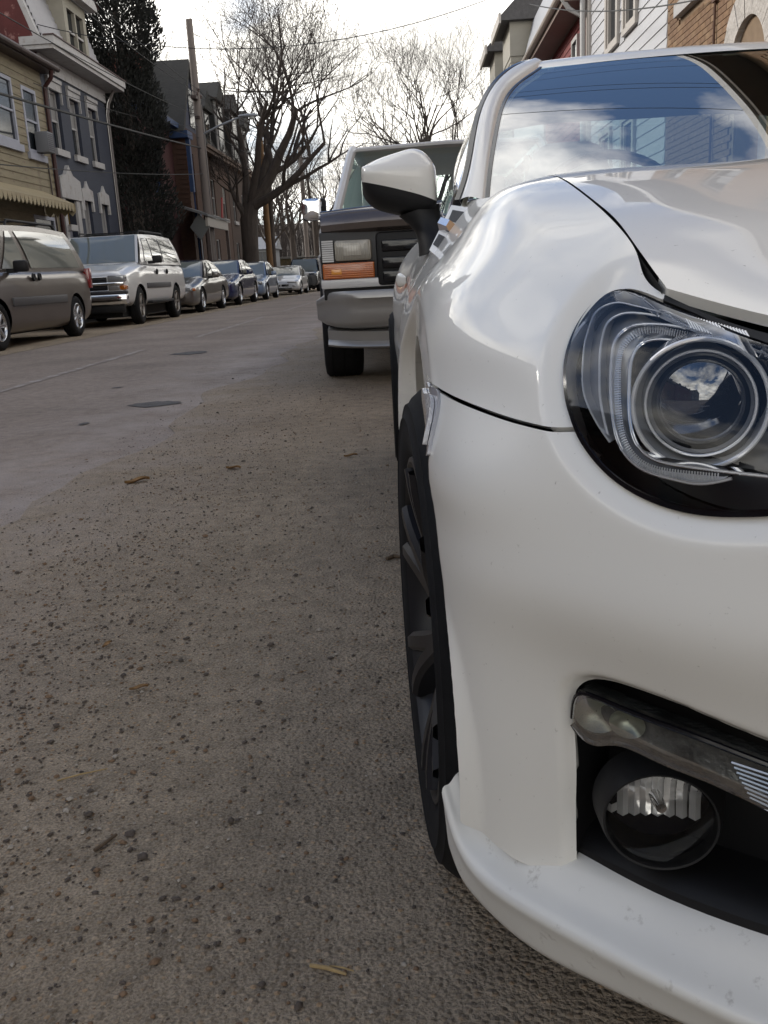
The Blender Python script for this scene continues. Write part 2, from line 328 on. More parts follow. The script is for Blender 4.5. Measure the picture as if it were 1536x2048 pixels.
# the wing and bumper roll inwards round the lamp and round the fog recess
push = .012*(1-sm(-.004, .021, dHL))*(1-.45*sm(-.31, -.265, QZ[..., 0])*sm(.712, .735, QZ[..., 1]))+.009*(1-sm(-.002, .011, dFG))
SP = SM-nrmS*push[..., None]
nu_, nv_ = SP.shape[:2]; IDX = np.arange(nu_*nv_).reshape(nu_, nv_)
FS = [(IDX[i, j], IDX[i, j+1], IDX[i+1, j+1], IDX[i+1, j]) if SGN > 0 else (IDX[i, j], IDX[i+1, j], IDX[i+1, j+1], IDX[i, j+1]) for i in range(nu_-1) for j in range(nv_-1)]
if True:   # make face winding agree with the outward normals
    a, b, c = (np.array(SP.reshape(-1, 3)[k]) for k in FS[len(FS)//2][:3])
    if np.dot(np.cross(b-a, c-a), nrmS.reshape(-1, 3)[FS[len(FS)//2][0]]) < 0: FS = [f[::-1] for f in FS]
FS = np.array(FS)
FV = SP.reshape(-1, 3); X, Y, Z = FV.T; q_ = QZ.reshape(-1, 2)[:, 0]
SHQ = [-.60, -.4711, -.4405, -.3877, -.346, -.312, -.297, -.2812, -.2, .4]; SHZ = [.668, .6512, .6486, .6451, .6422, .6404, .6398, .6404, .642, .642]
shut = Z-np.interp(q_, SHQ, SHZ); shut = np.where(Y > -.19, np.maximum(shut, .02), shut)
archf = np.hypot(Y, Z-.3125)-AR; archr = np.hypot(Y-2.57, Z-.3125)-.375
GAP = .0016
def panel(name, g, m=paint_w, depth=.012, both=True, parent=CAR, skip=None):
    V, F = clip(FV, FS, g); V, F = flange(V, F, depth, skip)
    o = link_mesh(name, V, F, m, parent, True, sharp=50)
    if both:
        c = o.copy(); COL.objects.link(c); c.scale = (-1, 1, 1)
    return o
def gmin(*a): return np.minimum.reduce(a)
hl_g, fg_g = dHL.ravel()-.0005, dFG.ravel()
frontmask = np.where(Y < .1, 1., -1.)*.5
mid = lambda v: abs(v[0]) < .004
L10c = curve([UP[k][5] for k in range(8)], 120)
near_top = lambda v: v[0] > -.71 and v[0] < -.64 and -.42 < v[1] < .66 and v[2] > np.interp(v[1], L10c[::-1, 1], L10c[::-1, 2])-.004
panel('front_wing', skip=near_top, g=gmin(shut-GAP, hl_g, archf, .655-Y-GAP, np.where(Y < -.3, -.2445-q_, 1.)))
panel('bumper', depth=.006, g=gmin(-shut-GAP, hl_g, fg_g, archf, -.19-Y, Z-np.interp(Y, [-.6, -.45, -.40, -.37, -.34], [.23, .235, .245, .262, .285])), skip=mid)
panel('door', gmin(Y-.655-GAP, 1.72-GAP-Y, Z-.24))
panel('rear_wing', gmin(Y-1.72-GAP, archr, 1.0-Z))
panel('sill', gmin(Y-.655, 1.72-Y, .24-Z-GAP))
panel('nose_panel', gmin(shut-GAP, hl_g, -.3-Y, q_+.2455), m=black_pl, skip=mid)
# ---- bonnet ----
L10 = [r[1][5] for r in REAR[-1:]]+[u[5] for u in UP]
edge = np.array([L10[0], L10[1], L10[2], L10[3], L10[4], L10[5], L10[6], L10[7], L10[8]])          # wing side, cowl to lamp
edge[0] = (-.70, .80, .884)
cenY = np.array([.66, .48, .24, -.02, -.16, -.29, -.40, -.50, -.66])
rows = []
for (ex, ey, ez), yc in zip(edge, cenY):
    r = []
    fr = sm(-.1, -.5, ey)
    for t, dz in ((0, 0), (.06, .0028), (.16, .0042), (.30, .004), (.46, .008), (.62, .016), (.8, .024), (1, .027)):
        x = ex*(1-t); y = ey+(yc-ey)*t*t*(1-.2*fr)+(yc-ey)*.2*fr*t
        r.append((x, y, ez+dz*(1-.75*fr)-.040*fr*t))
    rows.append(r)
rows.append([(-.6776, -.420, .7394), (-.640, -.454, .725), (-.572, -.520, .7055), (-.477, -.570, .699), (-.367, -.609, .6955), (-.258, -.640, .6925), (-.136, -.660, .690), (0, -.668, .689)])
rows[-2] = [tuple((np.array(a)*.5+np.array(b)*.5)) for a, b in zip(rows[-3], rows[-1])]
HG = relax(surf(rows, 120, 110), 6)
# front edge of the bonnet follows the lamp and the nose
HV = HG.reshape(-1, 3); ii = np.arange(120*110).reshape(120, 110)
HF = [(ii[i, j], ii[i+1, j], ii[i+1, j+1], ii[i, j+1]) for i in range(119) for j in range(109)]
HV2 = HV*np.array([-1, 1, 1]); HFm = [tuple(k+len(HV) for k in f[::-1]) for f in HF]
allV = np.concatenate([HV, HV2]); allF = HF+HFm
bm = bmesh.new(); vs_ = [bm.verts.new(v) for v in allV]
for f in allF: bm.faces.new([vs_[k] for k in f])
bmesh.ops.remove_doubles(bm, verts=bm.verts, dist=.0003); bmesh.ops.recalc_face_normals(bm, faces=bm.faces); bm.verts.index_update()
V = np.array([v.co[:] for v in bm.verts]); F = [tuple(v.index for v in f.verts) for f in bm.faces]; bm.free()
a, b, c = V[list(F[50][:3])]
if np.cross(b-a, c-a)[2] < 0: F = [f[::-1] for f in F]
# trim 2.5 mm from the wing joint
ec = curve(edge, 200); ex_i = np.interp(V[:, 1], ec[::-1, 1], ec[::-1, 0])
V, F = clip(V, F, -ex_i-np.abs(V[:, 0])-.0022-.0012*sm(.1, -.4, V[:, 1]))
V, F = flange(V, F, .009, skip=lambda v: abs(v[0]) > .655 and v[1] > -.405)
mb = MB(); gg_ = np.array([[(x+dx, y, z-dz) for dx, dz in ((.0005, .0006), (.002, .012), (.03, .014))] for x, y, z in curve(edge, 60)]); mb.grid(gg_); mb.build('bonnet_gap_black', under, CAR)  # black strip added so the gap beside the bonnet looks dark
link_mesh('bonnet', V, F, paint_w, CAR, True, sharp=50)
# ---- front lip ----
LP = [(-.853, -.333, .278), (-.846, -.352, .247), (-.832, -.380, .228), (-.801, -.433, .229), (-.757, -.487, .234), (-.709, -.537, .237), (-.652, -.583, .235), (-.50, -.668, .235), (-.25, -.746, .235), (0, -.768, .235)]   # outer top edge
LB = [.218, .196, .182, .178, .186, .194, .197, .197, .197, .197]; LI = [.293, .268, .258, .262, .267, .272, .274, .275, .275, .275]
LPa = np.array(LP); T = np.gradient(LPa[:, :2], axis=0); T /= np.linalg.norm(T, axis=1)[:, None]; Nn = np.stack([-T[:, 1], T[:, 0]], 1)
rows = []
for b, n, zb, zi, k in zip(LPa, Nn, LB, LI, range(20)):
    zt = b[2]; f = (.30, .45, .75, 1, 1, 1, 1, 1, 1, 1)[k]
    pr = [(.16, zb+.02), (.06, zb-.010), (.026, zb-.008), (.019, zb-.006), (.0160, zb-.001), (.0030, zt-.012), (.0006, zt-.006), (.0010, zt-.0020), (.0040, zt+.0004), (.022, zt+.009*f), (.05, zi-.004), (.085, zi), (.16, zi+.004)]
    rows.append([(b[0]+n[0]*i*f, b[1]+n[1]*i*f, z) for i, z in pr])
LG = surf(rows, 110, 60)
LG2 = LG[::-1]*np.array([-1, 1, 1]); mb = MB(); mb.grid(LG); mb.grid(LG2); nb = LG.shape[1]
mb.add([tuple(p) for p in LG[0]], [tuple(range(nb))]); mb.add([tuple(p*np.array([-1, 1, 1])) for p in LG[0]], [tuple(range(nb))])
lip = mb.build('front_lip', mat('dusty_white_paint', (.74, .73, .69), rough=.42, coat=.45, coatr=.22, var=.03, vscale=14, dirt=((.50, .48, .44), .05, 60)), CAR, True, sharp=60)
rows = []
for b, n, zi, k in zip(LPa, Nn, LI, range(20)):
    if k < 3: continue
    i0 = (.060, .056, .052, .052, .06, .07, .07)[k-3]; rows.append([(b[0]+n[0]*(i0+d), b[1]+n[1]*(i0+d), zi+h) for d, h in ((0, -.012), (.0, .004), (.004, .008), (.05, .010), (.16, .012))])
FG_ = np.array(rows); FG_[0, :, 0] += .002; mb = MB(); mb.grid(surf(rows, 60, 24)); mb.build('intake_floor', black_pl, CAR, True)
# ---- dark tub behind the panels: wheel wells, floor, radiator ----
mb = MB(); mb.box(-.60, .60, -.30, 3.1, .16, .62); mb.box(-.55, .55, -.52, -.30, .22, .60); mb.box(-.78, .78, .42, 2.12, .17, .58)
mb.build('underbody', under, CAR)
for sx in (-1, 1):
    for cy, nm in ((0, 'wheel_well'), (2.57, 'wheel_well')):
        mb = MB(); G = [[(sx*x, cy+(AR-.004)*math.cos(w), .3125+(AR+.002)*math.sin(w)) for x in np.linspace(-.835, -.55, 5)] for w in np.linspace(-.10, math.pi+.10, 40)]
        mb.grid(np.array(G)); mb.build(nm, under, CAR, True)
# ---- wheels ----
def make_wheel(cx, cy, out, parent, R=.3125, rim=.225, wid=.215, spokes=5, m=wheel_bk, split=True, poke=0.0, name='wheel'):
    """out = -1 when the face looks towards -x; cx is the outer face of the tyre"""
    e = thing(name, None, None, (cx, cy, R)); e.parent = parent
    s = -out
    half = wid
    tp = [(.010, rim-.004), (.004, rim+.006), (.0005, rim+.025), (0, (rim+R)/2-.012), (.0, (rim+R)/2), (-.0015, (rim+R)/2+.003), (.001, (rim+R)/2+.006), (.004, R-.030), (.0035, R-.024), (.008, R-.022), (.012, R-.016), (.024, R-.006), (.045, R-.001), (.058, R), (.0585, R-.007), (.066, R-.007), (.0665, R), (half/2-.006, R), (half/2-.0055, R-.007), (half/2, R-.007)]
    tp = tp+[(half-a, r) for a, r in tp[-2::-1]]
    mb = MB(); mb.lathe([(s*a, r) for a, r in tp], n=96)
    ty = mb.build('tyre', rubber, e, True, sharp=40)
    mb = MB()      # rim barrel and lip
    mb.lathe([(s*a, r) for a, r in [(.010, rim-.003), (.006, rim-.004), (.005, rim-.010), (.010, rim-.014), (.022, rim-.022), (.05, rim-.028), (.18, rim-.032)]], n=96)
    rm = mb.build('rim', m, e, True, sharp=40)
    mb = MB()
    for k in range(spokes):
        for dd in ((-.13, .13) if split else (0,)):
            w0 = 2*math.pi*k/spokes+.31
            pr = []
            for t in np.linspace(0, 1, 9):
                r = .045+(rim-.018-.045)*t; w = w0+dd*(.25+1.1*t)+.10*math.sin(t*2.2)
                dep = .046-.030*math.sin(t*1.5)**1.5+poke; hw = .017-.004*t
                c = (math.cos(w), math.sin(w)); tn = (-c[1], c[0])
                pr.append([(s*(dep+.034), r*c[0]+tn[0]*hw, r*c[1]+tn[1]*hw), (s*(dep+.007), r*c[0]+tn[0]*hw, r*c[1]+tn[1]*hw), (s*dep, r*c[0]+tn[0]*hw*.55, r*c[1]+tn[1]*hw*.55), (s*dep, r*c[0]-tn[0]*hw*.55, r*c[1]-tn[1]*hw*.55), (s*(dep+.007), r*c[0]-tn[0]*hw, r*c[1]-tn[1]*hw), (s*(dep+.034), r*c[0]-tn[0]*hw, r*c[1]-tn[1]*hw)])
            mb.grid(np.array(pr))
    mb.lathe([(s*(.040+poke), 0.0005), (s*(.040+poke), .028), (s*(.044+poke), .032), (s*(.047+poke), .060), (s*(.058+poke), .066), (s*.09, .068)], n=40)
    mb.build('spokes', m, e, True, sharp=35)
    mb = MB(); mb.lathe([(s*.10, .03), (s*.10, .14), (s*.118, .14), (s*.118, .03)], n=48); mb.build('brake_disc', satin, e, True, sharp=35)
    mb = MB(); mb.lathe([(s*.185, .0005), (s*.185, rim-.03)], n=48); mb.build('wheel_back', under, e)
    return e
fwl = make_wheel(-.866, 0, -1, CAR, spokes=6, poke=-.017); fwl.rotation_euler = (0, 0, rad(3.2)); make_wheel(.868, 0, 1, CAR); make_wheel(-.884, 2.57, -1, CAR); make_wheel(.884, 2.57, 1, CAR)
# ---- headlamp ----
HLE = thing('headlight', None, None); HLE.parent = CAR
def lens_mesh(off, shrink):
    S2 = SM-nrmS*off; V, F = clip(S2.reshape(-1, 3), FS, -(dHL.ravel()+shrink)); return V, F
V, F = lens_mesh(.0055, .0025); V, F = flange(V, F, .012)
link_mesh('lens', V, F, lens_clear, HLE, True, sharp=50)
V, F = lens_mesh(.072, .001); link_mesh('housing', V, F, mat('lamp_housing', (.022, .022, .024), rough=.35), HLE, True)
V, F = lens_mesh(.0075, .0); VV, FF = flange(V, F, .066); link_mesh('housing_wall', VV, FF[len(F):], gloss_bk, HLE, True, sharp=50)
V, F = lens_mesh(.0062, -.0012); V0_, F0_ = clip(V, F, sd_poly(qz(V), HL)+.0022); link_mesh('rubber_seal', V0_, F0_, gloss_bk, HLE, True)
GA = [(-.6666, -.4485, .7144), (-.6804, -.4255, .7216), (-.6951, -.4052, .7265), (-.707, -.3886, .7277), (-.7163, -.3838, .723), (-.7242, -.3912, .7123), (-.7301, -.4026, .7009), (-.7343, -.415, .6885), (-.7367, -.4239, .6783), (-.7377, -.4371, .6632), (-.7361, -.4454, .6554), (-.7315, -.4597, .6431), (-.7266, -.471, .6339)]
GB = [(-.6633, -.4415, .7118), (-.6788, -.4198, .718), (-.6918, -.4059, .7203), (-.7019, -.3963, .7193), (-.7092, -.3936, .7151), (-.7152, -.3999, .7067), (-.7213, -.4149, .6923), (-.7247, -.4282, .6782), (-.7268, -.4401, .6631), (-.7266, -.452, .6482), (-.7249, -.4639, .6326)]
GO = [(-.58, -.525, .684), (-.6217, -.4834, .6988), (-.6383, -.4626, .7039), (-.6598, -.441, .7084), (-.6748, -.4258, .7116), (-.6883, -.4144, .7122), (-.6977, -.4076, .7101), (-.7055, -.4073, .7044), (-.7119, -.4157, .6941), (-.7169, -.4305, .678), (-.7198, -.4458, .6579), (-.7197, -.46, .6382), (-.7167, -.4701, .6267), (-.7107, -.4804, .6187), (-.702, -.4914, .6141), (-.6902, -.5039, .612), (-.6769, -.5166, .611), (-.6598, -.5295, .6166)]
GM = [(-.585, -.53, .678), (-.623, -.4876, .6922), (-.6395, -.4666, .6975), (-.6558, -.4459, .7026), (-.6705, -.43, .7061), (-.6833, -.4169, .7082), (-.694, -.4111, .7051), (-.7023, -.4129, .6979), (-.7081, -.4212, .6877), (-.7123, -.4342, .6726), (-.715, -.4487, .6526), (-.7146, -.4614, .6348), (-.7106, -.4716, .6245), (-.7029, -.483, .6177), (-.6886, -.4984, .6154), (-.6652, -.5198, .6157)]
GI = [(-.59, -.535, .671), (-.6241, -.4911, .6855), (-.6407, -.4708, .6907), (-.6551, -.4508, .6961), (-.6709, -.4319, .7003), (-.6832, -.4209, .7008), (-.6911, -.4175, .6976), (-.6976, -.4212, .6905), (-.703, -.4324, .6775), (-.707, -.4471, .6574), (-.7078, -.4595, .6396), (-.7041, -.471, .6273), (-.6965, -.482, .6215), (-.6869, -.4924, .6199), (-.6712, -.5076, .6191), (-.6382, -.5354, .6182)]
inw = np.array([.45, .88, -.05])       # into the lamp
def ribbon(name, c, w0, w1, m, thick=.0012):
    """a fin standing on a curve: from depth w0 to w1 behind it"""
    C_ = curve(c, 90); mb = MB(); T = np.gradient(C_, axis=0); T /= np.linalg.norm(T, axis=1)[:, None]; sN = np.cross(T, inw); sN /= np.linalg.norm(sN, axis=1)[:, None]
    G = np.stack([C_+inw*w1+sN*thick, C_+inw*w0+sN*thick, C_+inw*w0-sN*thick, C_+inw*w1-sN*thick], 1)
    mb.grid(G); return mb.build(name, m, HLE, True, sharp=35)
def band(name, c1, c2, m, n=90, d1=0, d2=0, bow=0):
    A = curve(c1, n)+inw*d1; B_ = curve(c2, n)+inw*d2; ts = np.linspace(0, 1, 7)
    G = np.stack([A*(1-t)+B_*t-inw*bow*math.sin(math.pi*t) for t in ts], 1); mb = MB(); mb.grid(G); return mb.build(name, m, HLE, True)
guide = mat('light_guide', (.72, .73, .75), rough=.30, coat=.5)
dark_ch = mat('smoked_chrome', (.42, .43, .46), rough=.2, metal=.45)
bright = mat('bright_trim', (.95, .95, .96), rough=.22, metal=.3, coat=1)
def rim_tube(c, r): mb = MB(); mb.tube(curve(c, 90), r, 8); return mb.build('trim_rim', bright, HLE, True)
ribbon('trim_fin', GA, .001, .022, bright, .0006); ribbon('trim_fin', GB, .001, .020, bright, .0008); rim_tube(GA, .0007); rim_tube(GB, .0010); rim_tube(GO, .0012); rim_tube(GI, .0012)
band('trim_plate', GA, GB, dark_ch, d1=.020, d2=.006)
band('trim_plate', GB, GO[3:12], dark_ch, d1=.018, d2=.004)
ribbon('light_guide_rim', GO, -.001, .012, chrome, .0009); ribbon('light_guide_rim', GI, -.001, .016, chrome, .0010)
band('light_guide', GO, GM, guide, d1=.006, d2=.003); band('light_guide', GM, GI, mat('guide_inner', (.30, .31, .33), rough=.25, metal=.6), d1=.003, d2=.008)
mb = MB(); Cg = curve(GM, 170)      # ribs of the light pipe
Tg = np.gradient(Cg, axis=0); Tg /= np.linalg.norm(Tg, axis=1)[:, None]; Sg = np.cross(Tg, inw)
for p, s_ in zip(Cg, Sg): mb.tube([p-s_*.0028-inw*.0005, p+s_*.0028-inw*.0005], .0006, 5)
mb.build('light_guide_ribs', bright, HLE, True, kind='stuff')
PC = np.array([-.6613, -.4671, .6588]); ax = np.array([-.34, -.94, .0]); ax /= np.linalg.norm(ax); e1 = np.cross(ax, (0, 0, 1)); e1 /= np.linalg.norm(e1); e2 = np.cross(e1, ax)
def ring(prof, name, m, n=64, sx=1.0):
    mb = MB(); G = [[PC+ax*a+(e1*math.cos(w)*sx+e2*math.sin(w))*r for a, r in prof] for w in np.linspace(0, 2*math.pi, n)]
    mb.grid(np.array(G)); return mb.build(name, m, HLE, True, sharp=40)
ring([(.004, .0335), (.007, .0355), (.004, .038), (-.012, .0415)], 'projector_ring', mat('ring_grey', (.20, .205, .215), rough=.3, coat=.5))
ring([(-.010, .0415), (.010, .0455), (.011, .047), (-.02, .0485)], 'projector_bezel', bright)
for rr, tr_, aa in ((.0455, .0019, .012), (.0372, .0011, .008)):
    mb = MB(); mb.tube([PC+ax*aa+(e1*math.cos(w)+e2*math.sin(w))*rr for w in np.linspace(0, 2*math.pi, 65)], tr_, 8, False); mb.build('projector_rim', bright, HLE, True)
mb = MB(); G = [[PC+ax*(.012*(1-(r/.034)**2))+(e1*math.cos(w)+e2*math.sin(w))*r for r in np.linspace(.0004, .034, 14)] for w in np.linspace(0, 2*math.pi, 65)]
mb.grid(np.array(G)); mb.build('projector_lens', mat('projector_glass', (.02, .022, .028), rough=.02, spec=1.0, ior=1.8, coat=1), HLE, True)
mb = MB()     # ribbed reflector near the bonnet
for k in range(22):
    p = np.array((-.668, -.446, .712))*(1-k/21)+np.array((-.6365, -.480, .701))*(k/21)+np.array((0, -.006, .003)); mb.tube([p+np.array((0, .006, .0045)), p+np.array((.003, -.003, -.005))], .00075, 5)
mb.build('reflector_ribs', bright, HLE, True, kind='stuff')
hl2 = copy_tree(HLE, CAR); hl2.scale = (-1, 1, 1)
# ---- fog recess: black insert, daytime lamp strip, round fog lamp ----
S2 = SM-nrmS*.075; V, F = clip(S2.reshape(-1, 3), FS, -(dFG.ravel()-.03)); o = link_mesh('fog_recess', V, F, black_pl, CAR, True); o = o.copy(); COL.objects.link(o); o.scale = (-1, 1, 1)
S2 = SM-nrmS*.0125; V, F = clip(S2.reshape(-1, 3), FS, -(dFG.ravel()-.0015)); VV, FF = flange(V, F, .062); o = link_mesh('fog_recess_wall', VV, FF[len(F):], black_pl, CAR, True, sharp=50)

# daytime lamp strip
DT = [(-.7511, -.455, .4079), (-.7459, -.4665, .4344), (-.7404, -.4735, .4354), (-.7173, -.499, .4336), (-.6831, -.5309, .4305), (-.6399, -.5643, .4231), (-.57, -.608, .412)]
DB = [(-.751, -.4543, .4022), (-.7477, -.4579, .3974), (-.7401, -.4671, .3928), (-.725, -.486, .401), (-.6986, -.5127, .400), (-.6729, -.5353, .3973), (-.6373, -.5621, .3887), (-.57, -.603, .376)]
DRL = thing('daytime_lamp', None, None); DRL.parent = CAR
fd = np.array([.30, .95, 0.])
def strip(name, m, back, bow, shr=0):
    A = curve(DT, 60); B_ = curve(DB, 60); c = (A+B_)/2; A = c+(A-c)*(1-shr); B_ = c+(B_-c)*(1-shr)
    G = np.stack([A+fd*.03]+[A*(1-t)+B_*t+fd*(back-bow*math.sin(math.pi*t)) for t in np.linspace(0, 1, 9)]+[B_+fd*.03], 1)
    mb = MB(); mb.grid(G); mb.add([tuple(p) for p in G[0]], [tuple(range(11))]); return mb.build(name, m, DRL, True, sharp=50)
strip('lens', thin_glass('drl_lens', (.90, .92, .92), 1.45, .02, refl=.46), 0, .004)
mb = MB(); oc = list(curve(DT, 40))+list(curve(DB, 40)[::-1]); mb.tube([p+fd*.004 for p in oc], .0022, 6); mb.build('lamp_frame', gloss_bk, DRL, True)
strip('reflector', mat('drl_reflector', (.17, .17, .165), rough=.22, metal=.6, bump=.5, bscale=160, bdist=.004, dirt=((.03, .03, .03), .5, 14)), .016, -.004, .05)
for k, t in enumerate((.14, .27)):       # led cups
    A = curve(DT, 60)[int(t*59)]; B_ = curve(DB, 60)[int(t*59)]; c = (A+B_)/2+fd*.010; r0 = np.linalg.norm(A-B_)*.36
    mb = MB(); G = [[c+fd*(.008*(1-(r/r0)**2))+(np.array((.95, -.3, -.1))*math.cos(w)*1.15+np.array((0, 0, 1))*math.sin(w))*r for r in np.linspace(.0005, r0, 7)] for w in np.linspace(0, 2*math.pi, 33)]
    mb.grid(np.array(G)); mb.build('led_cup', mat('led_cup', (.24, .245, .20), rough=.28, metal=.6), DRL, True)
mb = MB()
for k in range(9):
    z = .405-.004*k+.016
    mb.tube([(-.66+.002*k, -.556+.004, z), (-.615, -.585+.004, z-.006)], .0010, 5)
mb.build('reflector_ribs', satin, DRL, True, kind='stuff')
# round fog lamp in a deep bezel
FG = thing('fog_lamp', None, None); FG.parent = CAR
FC = np.array([-.688, -.486, .334]); fx = np.array([-.20, -.98, .0]); fx /= np.linalg.norm(fx); f1 = np.cross(fx, (0, 0, 1)); f1 /= np.linalg.norm(f1); f2 = np.cross(f1, fx)
def fring(prof, name, m, n=72, sq=1.0):
    mb = MB(); G = [[FC+fx*a+(f1*math.cos(w)+f2*math.sin(w)*sq)*r for a, r in prof] for w in np.linspace(0, 2*math.pi, n)]
    mb.grid(np.array(G)); return mb.build(name, m, FG, True, sharp=45)
fring([(-.01, .0415), (.003, .0422), (.0035, .0440), (-.004, .0465), (-.03, .052)], 'bezel', black_pl, sq=.95)
fring([(.010*(1-(r/.042)**2), r) for r in np.linspace(.0004, .042, 12)], 'lens', thin_glass('fog_lens', (.97, .97, .97), 1.45, refl=.7), sq=.95)
mb = MB()      # faceted reflector bowl: upright steps
cols = 9
for k in range(cols):
    x0 = -.042+.084*k/cols; x1 = x0+.084/cols-.0004
    def dep(x, z): return -.034*max(0, 1-(x*x+z*z)/.0019)-.003
    zs = math.sqrt(max(0, .042**2-max(abs(x0), abs(x1))**2))*.95
    if zs < .004: continue
    G = [[FC+f1*x+f2*z+fx*(dep((x0+x1)/2, z)-.0022*math.cos((x-x0)/(x1-x0)*math.pi*2)) for x in np.linspace(x0, x1, 5)] for z in np.linspace(-.40*zs, zs, 11)]
    mb.grid(np.array(G))
mb.build('reflector', mat('fog_reflector', (.85, .85, .84), rough=.12, metal=.6, coat=.5), FG, True, sharp=60)
mb = MB(); G = [[FC+(f1*math.cos(w)+f2*math.sin(w)*.95)*r+fx*-.041 for r in (.0005, .042)] for w in np.linspace(0, 2*math.pi, 40)]; mb.grid(np.array(G)); mb.build('bowl', gloss_bk, FG)
mb = MB(); mb.lathe([(.0, .0005), (.0, .004), (.012, .005), (.02, .005)], 'y', 20, tuple(FC+np.array((0, -.002, .012)))); mb.build('bulb_shield', chrome, FG, True, sharp=40)
f2_ = copy_tree(FG, CAR); f2_.scale = (-1, 1, 1); d2_ = copy_tree(DRL, CAR); d2_.scale = (-1, 1, 1)
# ---- side marker on the arch edge ----
MKP = round_poly([(-.214, .6525), (-.236, .6525), (-.262, .651), (-.278, .640), (-.291, .6234), (-.300, .606), (-.303, .597), (-.290, .599), (-.272, .605), (-.252, .615), (-.232, .627), (-.212, .641)], 60)
dMK = np.where((SM[..., 1] < -.1) & (SM[..., 0] < -.80), sd_poly(SM[..., 1:3], MKP), 1.)
mkr = thing('side_marker', None, None); mkr.parent = CAR
for nm, off, sh, m in (('marker_base', .003, 0, mat('marker_base', (.40, .40, .42), rough=.2, coat=1, metal=.3)), ('marker_lens', .0075, .006, mat('marker_lens', (.60, .60, .62), rough=.15, coat=1, metal=.3, bump=1, bscale=320, bdist=.004, stretch=(1, 1, .15)))):
    S2 = SM+nrmS*off; V, F = clip(S2.reshape(-1, 3), FS, -(dMK.ravel()+sh)); V, F = flange(V, F, .004); link_mesh(nm, V, F, m, mkr, True, sharp=40)
# ---- wing garnish with mesh and chrome lens ----
def patch(name, pts, m, push_=0., parent=CAR, thick=.004):
    P = np.array(pts); n = np.cross(P[1]-P[0], P[2]-P[0]); n /= np.linalg.norm(n); n = n if n[0] < 0 else -n
    A = P+n*(push_-thick); B_ = P+n*push_; k = len(P); mb = MB(); mb.add([tuple(p) for p in A]+[tuple(p) for p in B_], [tuple(range(k, 2*k)), tuple(range(k))[::-1]]+[(i, (i+1) % k, k+(i+1) % k, k+i) for i in range(k)])
    return mb.build(name, m, parent)
gn = thing('wing_garnish', None, None); gn.parent = CAR
GP = np.array([(-.786, .598, .776), (-.799, .648, .792), (-.748, .742, .877), (-.714, .682, .866)])      # bottom front, bottom rear, top rear, top front
gnn = np.cross(GP[1]-GP[0], GP[3]-GP[0]); gnn /= np.linalg.norm(gnn); gnn = gnn if gnn[0] < 0 else -gnn
def gp(u, v, h=0.): return (GP[0]*(1-u)+GP[1]*u)*(1-v)+(GP[3]*(1-u)+GP[2]*u)*v+gnn*h
def gpatch(name, uv, h0, h1, m, sh=1.0):
    c = np.mean(np.array(uv), 0); A = [gp(*p, h0) for p in uv]; B_ = [gp(*(c+(np.array(p)-c)*sh), h1) for p in uv]; k = len(uv); mb = MB()
    mb.add([tuple(p) for p in A+B_], [tuple(range(k, 2*k))]+[(i, (i+1) % k, k+(i+1) % k, k+i) for i in range(k)]); return mb.build(name, m, gn)
gpatch('plate', [(0, 0), (1, 0), (1, 1), (0, 1)], -.03, .005, paint_w, .97)
mesh_m = mat('black_mesh', (.02, .021, .024), rough=.5, bump=1, bscale=700, bdist=.003)
gpatch('mesh_insert', [(.12, .66), (.72, .66), (.78, .88), (.15, .88)], .004, .0065, mesh_m); gpatch('mesh_insert', [(.30, .14), (.88, .14), (.84, .36), (.2, .36)], .004, .0065, mesh_m)
gpatch('indicator_lens', [(.02, .42), (.98, .42), (.95, .62), (.05, .62)], .003, .022, chrome, .62)
g2 = copy_tree(gn, CAR); g2.scale = (-1, 1, 1)
# ---- greenhouse ----
PR = [(-.690, .70, .880), (-.681, .755, .911), (-.628, 1.025, 1.060), (-.557, 1.25, 1.173), (-.486, 1.37, 1.2275), (-.455, 1.43, 1.2525)]   # windscreen edge of the pillar
PO = [(-.735, .74, .885), (-.720, .79, .915), (-.669, 1.03, 1.058), (-.600, 1.26, 1.181), (-.525, 1.40, 1.246), (-.480, 1.47, 1.268)]   # side edge
roofc = [[(-.478, 1.452, 1.261), (-.36, 1.436, 1.2655), (-.2, 1.422, 1.269), (0, 1.412, 1.2705)], [(-.50, 1.75, 1.278), (-.37, 1.75, 1.298), (-.2, 1.75, 1.304), (0, 1.75, 1.297)], [(-.505, 2.05, 1.264), (-.37, 2.05, 1.284), (-.2, 2.05, 1.290), (0, 2.05, 1.286)], [(-.50, 2.32, 1.222), (-.36, 2.32, 1.240), (-.2, 2.32, 1.246), (0, 2.32, 1.244)], [(-.51, 2.70, 1.09), (-.36, 2.70, 1.105), (-.2, 2.70, 1.11), (0, 2.70, 1.11)], [(-.54, 3.0, .945), (-.4, 3.02, .952), (-.2, 3.04, .955), (0, 3.05, .955)]]
roofc = [[(x, y-.075, z-.0315) for x, y, z in roofc[0]], [(x, y-.03, z-.0075) for x, y, z in roofc[0]]]+roofc
RG = surf([r+[(-x, y, z) for x, y, z in r[-2::-1]] for r in roofc], 66, 39); full = RG
mb = MB(); rk = int(np.argmin(abs(full[:, 19, 1]-2.30))); mb.grid(full[:rk+1]); mb.build('roof', paint_w, CAR, True)
mb = MB(); mb.grid(full[rk:]); mb.build('rear_window', side_glass, CAR, True)
mb = MB(); mb.grid((full-np.array((0, 0, .028)))[4:rk]); mb.build('roof_lining', mat('roof_lining', (.10, .10, .10), rough=.9), CAR, True)
